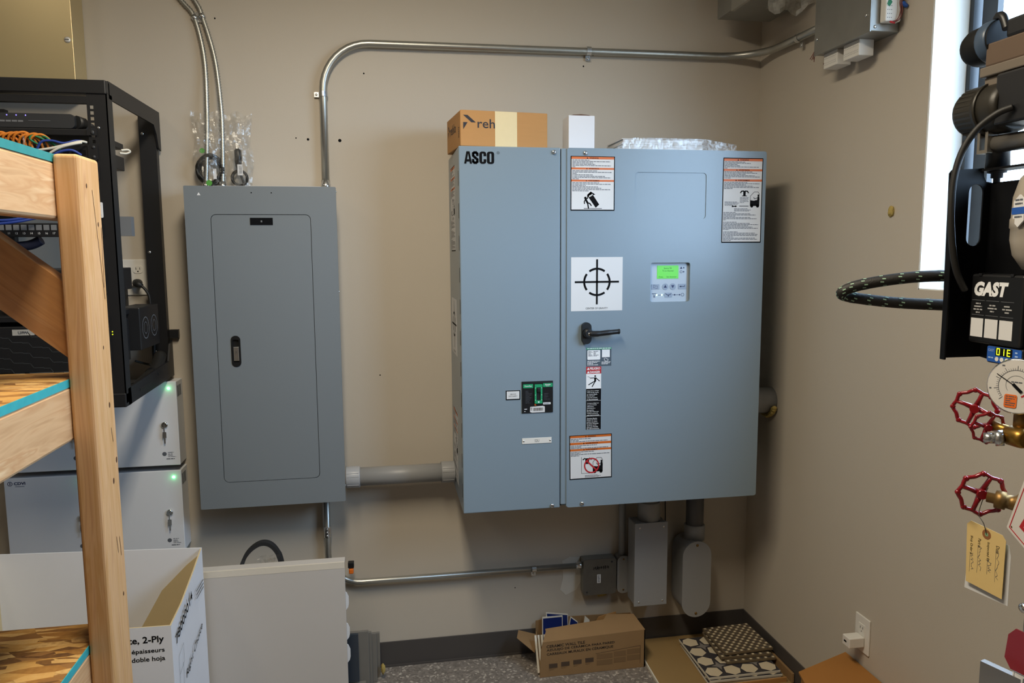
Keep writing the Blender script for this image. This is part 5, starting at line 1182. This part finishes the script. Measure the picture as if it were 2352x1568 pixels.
# L-shaped mounting bracket: flange facing the room (with slot) and back plate parallel to the wall
b = B(); f = front(YF)
b.holed([(1.717, 1.457), (1.8, 1.457), (1.8, 1.775), (1.786, 1.777), (1.781, 1.786), (1.780, 1.801), (1.716, 1.797), (1.711, 1.791)], [rrect(1.752, 1.662, 1.786-.004, 1.772, .014, 5)], -.003, 0, f)
br_ = part('bracket', b, BLACKG, cp)
part('bracket_lip', B().box(1.712, YF-.012, 1.455, 1.716, YF, 1.795, bev=.001), BLACKG, br_)
b = B(); b.prism([(1.697, 1.457), (1.96, 1.427), (1.96, 1.775), (1.697, 1.775)], -.003, 0, leftf(XG)); part('back_plate', b, BLACKG, br_)
# motor (ribbed barrel along the wall), cylinder head, filter can
def barrel(o, ax, prof, nr, rib, name, m):
    b = B(); b.lathe(prof, o, ax, 28); ax = Vector(ax).normalized(); a = ax.cross(Vector((0, 0, 1))).normalized(); c = ax.cross(a)
    L0, L1 = prof[2][1], prof[-2][1]
    for k in range(nr):
        t = 2*math.pi*k/nr; d = a*math.cos(t)+c*math.sin(t); n = ax.cross(d); R = prof[2][0]
        p0 = Vector(o)+ax*L0+d*R*.9; p1 = Vector(o)+ax*L1+d*R*.9; h = d*(R*.1+rib); w = n*.0022
        b.mesh([p0-w, p0+w, p0+w+h, p0-w+h, p1-w, p1+w, p1+w+h, p1-w+h], [(0, 1, 2, 3), (7, 6, 5, 4), (0, 4, 5, 1), (1, 5, 6, 2), (2, 6, 7, 3), (3, 7, 4, 0)])
    return part(name, b, m, cp)
MOTM = mat('dark_motor_casting', '#2b2822', .42, .2, var=.18, vscale=30)
barrel((1.792, -1.642, 1.905), (0, -1, -.02), [(.026, -.006), (.040, .002), (.0445, .012), (.046, .09), (.0455, .10), (.040, .105)], 30, .0007, 'motor', MOTM)
part('motor_band', B().lathe([(.0485, 0), (.0485, .010)], (1.792, -1.695, 1.904), (0, -1, 0), 28), MOTM, cp)
b = B(); b.lathe([(.02, 0), (.029, .006), (.034, .018), (.035, .04), (.035, .075)], (1.795, -1.630, 2.022), (0, -1, .02), 24); ft = part('filter_can', b, mat('matt_black_can', '#131313', .6, spec=.2), cp)
b = B(); b.lathe([(.0365, 0), (.0375, .004), (.0375, .02), (.036, .024)], (1.795, -1.678, 2.024), (0, -1, .02), 24); part('blue_band', b, mat('blue_grey_band', '#3f4f63', .35), ft)
part('cylinder_head', B().box(1.765, -1.86, 1.975, 1.835, -1.700, 2.015, bev=.003), mat('bare_casting', '#6b5a4c', .45, .4, var=.15), cp)
part('head_gasket', B().box(1.762, -1.84, 1.958, 1.838, -1.692, 1.975, bev=.002), mat('alloy_casting', '#8a8074', .4, .6, var=.1), cp)
part('cylinder', B().box(1.770, -1.83, 1.925, 1.830, -1.695, 1.958, bev=.003), mat('alloy_casting', '#8a8074', .4, .6), cp)
part('crankcase', B().box(1.755, -1.86, 1.868, 1.84, -1.738, 1.955, bev=.004), BLACKM, cp)
b = B(); b.tube(smooth_path([(1.79, -1.69, 2.045), (1.785, -1.70, 2.062), (1.782, -1.715, 2.058), (1.782, -1.725, 2.035)]), .007, 8); part('inlet_hose', b, BLACK, cp)
part('top_housing', B().box(1.77, -1.86, 2.015, 1.83, -1.735, 2.048, bev=.006), BLACKM, cp)
part('manifold_pipe', B().cyl((1.79, -1.70, 1.842), (1.79, -1.88, 1.838), .0155), mat('grey_pipe_paint', '#55524d', .4), cp)
b = B(); b.holed([(1.688, 1.826), (1.712, 1.826), (1.712, 1.868), (1.688, 1.868)], [rrect(1.694, 1.832, 1.706, 1.862)], 0, .02, leftf(1.79)); part('pipe_clamp', b, mat('steel_clamp', '#8c867c', .4, .7), cp)
part('rubber_foot', B().lathe([(.02, 0), (.019, .034), (.02, .036)], (1.80, -1.705, 1.797), (0, 0, 1), 16), BLACK, cp)
b = B(); b.lathe([(.016, 0), (.016, -.005), (.010, -.006), (.010, -.014), (.006, -.015), (.006, -.022)], (1.80, -1.705, 1.797), (0, 0, 1), 12); part('bolt', b, DARKG, cp)
part('cross_rail', B().box(1.775, -1.90, 1.795, 1.815, -1.69, 1.799), BLACKG, cp)
# small grey tank
b = B(); b.lathe([(.005, .155), (.03, .15), (.046, .13), (.054, .10), (.055, .066), (.0565, .064), (.0565, .05), (.055, .048), (.055, .03), (.050, .005), (.035, -.018), (.006, -.028)], (1.772, -1.852, 1.64), (0, 0, 1), 30); tk = part('air_tank', b, TANKM, cp)
ft_ = Fr((1.772-.0548*.94, -1.852+.0548*.34+.002, 1.70), (-.34, -.94, 0), (0, 0, 1))
b = B(); b.prism([(.0, .0), (.018, -.010), (.036, .0), (.036, .032), (.018, .042), (0, .032)], -.002, .0006, ft_); bd = part('badge', b, PAPER, tk)
part('badge_band', B().rect(-.004, .011, .04, .022, .0012, ft_), BLUEL, bd); b = B(); b.para(ft_, .006, .035, .024, .006, [1, 1], .0012, .4); b.para(ft_, .006, .008, .024, .006, [1], .0012, .4); part('badge_print', b, INKG, bd)
# power cable in front
single('compressor_cable', B().tube(smooth_path([(1.752, -1.782, 1.892), (1.738, -1.765, 1.884), (1.722, -1.742, 1.862), (1.708, -1.728, 1.828), (1.699, -1.722, 1.78), (1.697, -1.722, 1.72), (1.704, -1.722, 1.66), (1.716, -1.722, 1.615), (1.735, -1.722, 1.582)]), .0058, 10), RUBBER, 'black cable curving down in front of the compressor bracket', 'cable')
# pressure switch box, faces the room
FG = leftf(1.745)
gs = thing('pressure_switch_box', 'black control box lettered GAST on the compressor bracket', 'control box', (1.77, -1.78, 1.49))
part('housing', B().box(1.724, 1.490, -.049, 1.838, 1.612, 0, FG, .004), BLACK, gs)
for a in (1.741, 1.809): part('clip', B().box(a, 1.609, -.02, a+.007, 1.6135, .001, FG), BLACKM, gs)
b = B(); b.text(FG, 'GAST', 1.733, 1.5735, .0006, w=.074, h=.0255, bold=.06, shear=.2)
part('lettering', b, INKW, gs)
b = B()
for k in range(3):
    a0 = 1.730+k*.0315
    b.rect(a0, 1.5655, a0+.0275, 1.5662, .0006, FG); b.rect(a0, 1.5395, a0+.0275, 1.5402, .0006, FG)
    for j, wf in enumerate((.5, .8, .9, .4) if k == 0 else (.6, .9, .4)): b.para(FG, a0+.0137-.0137*wf*.8, 1.5612-j*.0052-(0 if k == 0 else .002), .0275*wf*.8, .0046, [1], .0006, .5, m=1)
part('instruction_print', b, [MIDG, mat('grey_white_ink', '#a8a8a8', .5)], gs)
for k in range(3): part('white_sticker', B().box(1.7295+k*.0315, 1.501-.002*k*0, 0, 1.757+k*.0315, 1.534, .0005, FG), PAPER, gs)
FDp = leftf(1.748)
dp = thing('pressure_display', 'blue digital pressure display with yellow digits under the control box', 'display', (1.76, -1.80, 1.46))
part('housing', B().box(1.766, 1.458, -.02, 1.842, 1.489, 0, FDp, .003), BLACK, dp)
part('faceplate', B().prism(rrect(1.768, 1.4605, 1.840, 1.4875, .003), 0, .001, FDp), BLUEL, dp)
part('display_window', B().rect(1.786, 1.4725, 1.8215, 1.4865, .0013, FDp), INK, dp)
b = B()
def seg7(x, z, w, h, on):
    S = {'a': [(x, z+h), (x+w, z+h)], 'b': [(x+w, z+h), (x+w, z+h/2)], 'c': [(x+w, z+h/2), (x+w, z)], 'd': [(x, z), (x+w, z)], 'e': [(x, z), (x, z+h/2)], 'f': [(x, z+h/2), (x, z+h)], 'g': [(x, z+h/2), (x+w, z+h/2)]}
    for k in on: b.stroke(FDp, S[k], .0016, .0016)
seg7(1.7895, 1.4745, .0055, .0105, 'abcdef'); seg7(1.799, 1.4745, .0055, .0105, 'bc'); seg7(1.8115, 1.4745, .0055, .0105, 'adefg'); part('digit_text', b, LEDY, dp)
for k in range(3): part('button', B().prism(ngon(1.790+k*.0105, 1.4665, .0038, 14), .001, .0018, FDp), WHITEP, dp)
b = B(); b.text(FDp, 'GAST', 1.7705, 1.4785, .0013, w=.0125, h=.0045); b.para(FDp, 1.771, 1.469, .011, .004, [1], .0013, .6); b.para(FDp, 1.827, 1.483, .01, .006, [.5, .6, .8, 1], .0013, .4); part('white_print', b, mat('pale_blue_ink', '#9db8e0', .5), dp)
# braided hose loop
hs = smooth_path([(1.80, -1.68, 1.607), (1.715, -1.655, 1.606), (1.66, -1.63, 1.600), (1.608, -1.60, 1.588), (1.585, -1.585, 1.575), (1.597, -1.58, 1.566), (1.645, -1.60, 1.558), (1.70, -1.625, 1.553), (1.80, -1.67, 1.549)], 10)
ho = thing('braided_hose', 'black braided hose with green flecks looping left of the compressor', 'hose', (1.69, -1.63, 1.54))
part('hose', B().tube(hs, .0108, 14), mat('black_braid', '#1a1815', .6, var=.25, vscale=160, bump=.3, bscale=400), ho)
b = B(); k = 3
while k < len(hs)-3:
    t = (hs[k+1]-hs[k-1]).normalized(); a = t.cross(Vector((0, 0, 1))).normalized(); c = a.cross(t)
    for j in range(5):
        th = 2*math.pi*j/5+k*.35
        for sgn in (-.25, .25):
            d0 = a*math.cos(th+sgn)+c*math.sin(th+sgn); n0 = t.cross(d0); p = hs[k]+d0*.0112+t*sgn*.008
            b.face([p-t*.0030-n0*.0012, p+t*.0030-n0*.0004, p+t*.0030+n0*.0018, p-t*.0030+n0*.0008])
    k += 5
part('green_fleck', b, mat('pale_green_fleck', '#9fc2a6', .5), ho, kind='stuff')

# gauge with brass fitting
gz = thing('pressure_gauge', 'round white pressure gauge with orange sticker below the compressor', 'gauge', (1.73, -1.85, 1.37))
gd = Vector((-.90, -.40, .06)).normalized(); go = Vector((1.732, -1.853, 1.430)); gu = gd.cross(Vector((0, 0, 1))); gu = Vector((0, 0, 1)).cross(gd).normalized()
GF = Fr(go, gu, gd.cross(gu) if gd.cross(gu).z > 0 else -gd.cross(gu))
if GF.w.dot(gd) < 0: GF = Fr(go, -GF.u, GF.v)
part('case', B().lathe([(.042, -.022), (.0455, -.018), (.0465, .003), (.0445, .006)], go, GF.w, 36), CHROME, gz)
b = B(); b.prism(ngon(0, 0, .0435, 36), .0, .0065, GF); fc = part('dial', b, mat('dial_white', '#d2cfca', .35), gz)
b = B(); b.ring(GF, 0, .0, .0265, .0272, .0069, -40, 220, 40); b.ring(GF, 0, .002, .0155, .016, .0069, -40, 220, 30)
for k in range(41):
    t = math.radians(225-270*k/40); r0 = .0272; r1 = .0305 if k % 5 else .034; b.stroke(GF, [(r0*math.cos(t), r0*math.sin(t)), (r1*math.cos(t), r1*math.sin(t))], .0005 if k % 5 else .0008, .0069)
    if k % 10 == 5: b.para(GF, .039*math.cos(t)-.002, .039*math.sin(t)+.0015, .004, .0025, [1], .0069, .9)
b.para(GF, -.008, .008, .016, .003, [1], .0069, .6); part('scale_print', b, INKG, fc)
b = B(); b.ring(GF, 0, 0, .017, .0195, .0069, -62, -12, 12); b.ring(GF, 0, 0, .0285, .0305, .0069, -62, -12, 12); b.ring(GF, 0, 0, .0325, .035, .0069, -62, -12, 12); part('red_arc_print', b, REDP, fc)
b = B(); b.stroke(GF, [(-.030, .018), (.0, 0)], .0012, .0078); b.stroke(GF, [(-.004, .003), (.008, -.008)], .005, .0079); part('pointer', b, INK, gz)
b = B(); b.prism(rrect(-.016, -.036, .003, -.014, .003), .0067, .0074, GF); st = part('orange_sticker', b, mat('fluo_orange', '#e06a1c', .6), gz); part('sticker_print', B().para(GF, -.014, -.0165, .015, .0036, [1, .9, .5, 1, .9], .0077, .4), INKG, st)
b = B(); b.cyl((1.745, -1.852, 1.392), (1.745, -1.852, 1.355), .0125, n=6); part('stem', b, BRASSD, gz)
# valve with hex plug under the gauge
def wheel(name, c, nrm, R, parent):
    c = Vector(c); fr = Fr(c, Vector(nrm).cross(Vector((0, 0, 1))), (0, 0, 1)); fr = Fr(c, Vector((0, 0, 1)).cross(Vector(nrm)), Vector(nrm).cross(Vector((0, 0, 1)).cross(Vector(nrm))))
    b = B(); pts = []; N = 56
    for k in range(N):
        t = 2*math.pi*k/N; r = R*(1-.10*(.5-.5*math.cos(8*t))); pts.append(fr(r*math.cos(t), r*math.sin(t), 0))
    b.tube(pts, R*.095, 8, closed=True)
    for k in range(8):
        t = 2*math.pi*k/8; s0 = len(b.v); p = fr(R*1.0*math.cos(t), R*1.0*math.sin(t), 0); b.lathe([(R*.06, -R*.1), (R*.13, -R*.06), (R*.13, R*.06), (R*.06, R*.1)], p, fr.w, 10)
    for k in range(4):
        t = 2*math.pi*k/4+.35; b.tube([fr(0, 0, R*.12), fr(R*.5*math.cos(t), R*.5*math.sin(t), R*.08), fr(R*.92*math.cos(t), R*.92*math.sin(t), 0)], [R*.17, R*.11, R*.10], 8)
    b.lathe([(R*.22, -R*.15), (R*.25, 0), (R*.2, R*.25)], c, fr.w, 14); return part(name, b, REDE, parent)
gv = thing('gauge_valve', 'brass gauge valve with two red handwheels below the pressure gauge', 'valve', (1.73, -1.83, 1.32))
b = B(); b.lathe([(.014, 0), (.017, .008), (.017, .03), (.014, .04)], (1.735, -1.835, 1.345), (0, -1, 0), 12); b.cyl((1.745, -1.852, 1.36), (1.745, -1.852, 1.335), .014, n=10); b.cyl((1.745, -1.86, 1.345), (1.80, -1.95, 1.335), .013, n=12); part('body', b, BRASS, gv)
b = B(); b.cyl((1.712, -1.834, 1.339), (1.722, -1.842, 1.341), .0135, n=12); b.cyl((1.700, -1.824, 1.338), (1.712, -1.834, 1.339), .0095, n=6); part('hex_plug', b, ZINC, gv)
b = B(); b.cyl((1.738, -1.835, 1.35), (1.738, -1.80, 1.352), .009, n=10); part('stem', b, BRASS, gv)
wheel('handwheel', (1.725, -1.805, 1.350), (.35, .90, .12), .027, gv)
wheel('handwheel', (1.728, -1.770, 1.376), (.75, .60, .1), .034, gv)
# drain valve with big red wheel
dv = thing('drain_valve', 'brass drain valve with a large red handwheel', 'valve', (1.76, -1.88, 1.2))
wheel('handwheel', (1.720, -1.807, 1.233), (.45, .88, .08), .037, dv)
b = B(); b.lathe([(.009, 0), (.009, .012), (.0155, .0125), (.0155, .028), (.012, .029), (.013, .04), (.024, .05), (.029, .07), (.029, .10)], (1.724, -1.814, 1.230), (.62, -.78, -.06), 16); part('bonnet', b, BRASSD, dv)
b = B(); b.cyl((1.765, -1.872, 1.222), (1.84, -1.96, 1.215), .030, n=20); part('body', b, BRASSD, dv)
# hanging manila tag with a slip of paper behind it
tg = thing('inspection_tag', 'manila inspection tag wired to the large red handwheel', 'tag', (1.71, -1.82, 1.06))
TF = Fr((1.716, -1.787, 1.068), (.10, -.99, .0), (.10*0, .03, 1.0)); 
b = B(); b.prism([(0.002, 0), (.074, -.002), (.077, .100), (.070, .108), (.008, .112), (0.0, .104)], 0, .0006, TF); b.xform(Matrix.Identity(4)); tgp = part('card', b, MANILA, tg)
part('eyelet', B().ring(TF, .040, .0985, .0035, .0085, .0009, n=18), mat('eyelet_brown', '#8d5a32', .7), tgp); part('eyelet_hole', B().flat(ngon(.040, .0985, .0034, 12), .0009, TF), mat('green_grommet', '#7fa27a', .6), tgp)
TV = Fr(TF(0, 0), -TF.v, TF.u); b = B()
for u0, t, w in ((.0595, 'Date', .013), (.041, 'Inspected By', .034), (.0235, 'Part #', .016), (.0075, 'Shop Order #', .034)):
    b.text(Fr(TF(u0, .086, .0009), -TF.v, TF.u), t, 0, 0, 0, w=w, h=.0062)
part('printed_text', b, INK, tgp); b = B(); q = random.Random(21)
for u0, v0, v1 in ((.0605, .078, .028), (.045, .056, .035), (.0255, .074, .030), (.010, .056, .026)):
    P = [(u0+.003+q.uniform(-.0035, .0035), v0-(v0-v1)*k/14) for k in range(15)]; b.stroke(TF, P, .0006, .0009); b.stroke(TF, [(u0-.001, v0), (u0-.0015, v1-.006)], .0004, .0009)
part('handwriting', b, INKG, tgp, kind='stuff')
part('wire', B().tube(smooth_path([TF(.040, .0985, .001), TF(.036, .117, .004), TF(.026, .13, .004), TF(.027, .155, -.002), TF(.035, .18, -.004)]), .0007, 5), mat('thin_wire_steel', '#6b675f', .4, .8), tg)
SF = Fr(TF(-.006, -.016, -.006), TF.u, TF.v); b = B(); b.prism([(0, .0), (.086, .004), (.088, .09), (.084, .108), (.008, .108)], 0, .0004, SF); single('paper_slip', b, PAPER, 'white paper slip hanging behind the manila inspection tag', 'paper')
# sign
sg = thing('drain_sign', 'white sign with red border reading DRAIN, tilted beside the drain valve', 'sign', (1.74, -1.9, 1.18))
SG = Fr((1.716, -1.868, 1.196), (-.05, -.86, -.46), (-.02, -.30, .92))
part('plate', B().prism(rrect(0, 0, .20, .15, .002), 0, .001, SG), mat('sign_white', '#d3cec8', .45), sg)
b = B(); b.holed(rrect(.0045, .0045, .1955, .1455), [rrect(.0062, .0062, .1938, .1438)], .001, .0013, SG); part('border', b, REDP, sg)
b = B(); b.text(SG, 'DRAIN', .022, .022, .0013, w=.15, h=.034, bold=.02, shear=.15); part('lettering', b, REDP, sg)
b = B(); b.flat(ngon(.009, .009, .0018, 8), .0014, SG); part('rivet', b, BRASSD, sg)
# clamp and red tag at the bottom right
ck = thing('pipe_clamp', 'zinc pipe clamp with bolts at the lower right edge', 'clamp', (1.73, -1.92, 1.0))
part('band', B().box(1.735, -1.96, .99, 1.765, -1.893, 1.07, bev=.003), ZINC, ck)
for y, z in ((-1.898, 1.068), (-1.912, 1.061)):
    b = B(); b.cyl((1.728, y, z), (1.738, y, z), .008, n=12); b.dome((1.728, y, z), (-1, 0, 0), .008, .004, 12); part('bolt', b, CHROME, ck)
part('lower_jaw', B().mesh([(1.70, -1.850, .952), (1.74, -1.95, .948), (1.74, -1.95, .90), (1.70, -1.850, .90), (1.712, -1.846, .952), (1.752, -1.946, .948), (1.752, -1.946, .90), (1.712, -1.846, .90)], [(0, 1, 2, 3), (7, 6, 5, 4), (0, 4, 5, 1), (3, 2, 6, 7), (0, 3, 7, 4), (1, 5, 6, 2)]), ZINC, ck)
RF = Fr((1.722, -1.877, .958), (.05, -.995, .03), (.0, -.03, 1)); rt = thing('red_tag', 'dark red octagonal tag at the lower right edge', 'tag', (1.72, -1.92, .94))
part('plate', B().prism([(.013, 0), (.06, .004), (.075, .02), (.075, .075), (.016, .073), (.003, .057), (.0, .015)], 0, .002, RF), REDE, rt)
b = B(); b.prism([(.016, -.07), (.075, -.07), (.075, .002), (.016, -.001)], -.001, .0, RF); sl = part('paper_label', b, PAPER, rt); b = B(); b.para(Fr(RF(.026, -.005, .0004), -RF.v, RF.u), 0, .03, .05, .0045, [1, .9, 1, .8, 1], 0, .4); b.stroke(RF, [(.0195, -.003), (.0195, -.07)], .0008, .0004); part('label_print', b, INKG, sl)
# riser pipe that carries the valves and the compressor bracket (just beyond the right edge of the picture)
b = B(); b.cyl((1.90, -2.03, .001), (1.90, -2.03, 3.19), .057, n=28); part('riser_pipe', b, mat('black_steel_pipe', '#24211f', .45, .3, var=.12), dv)
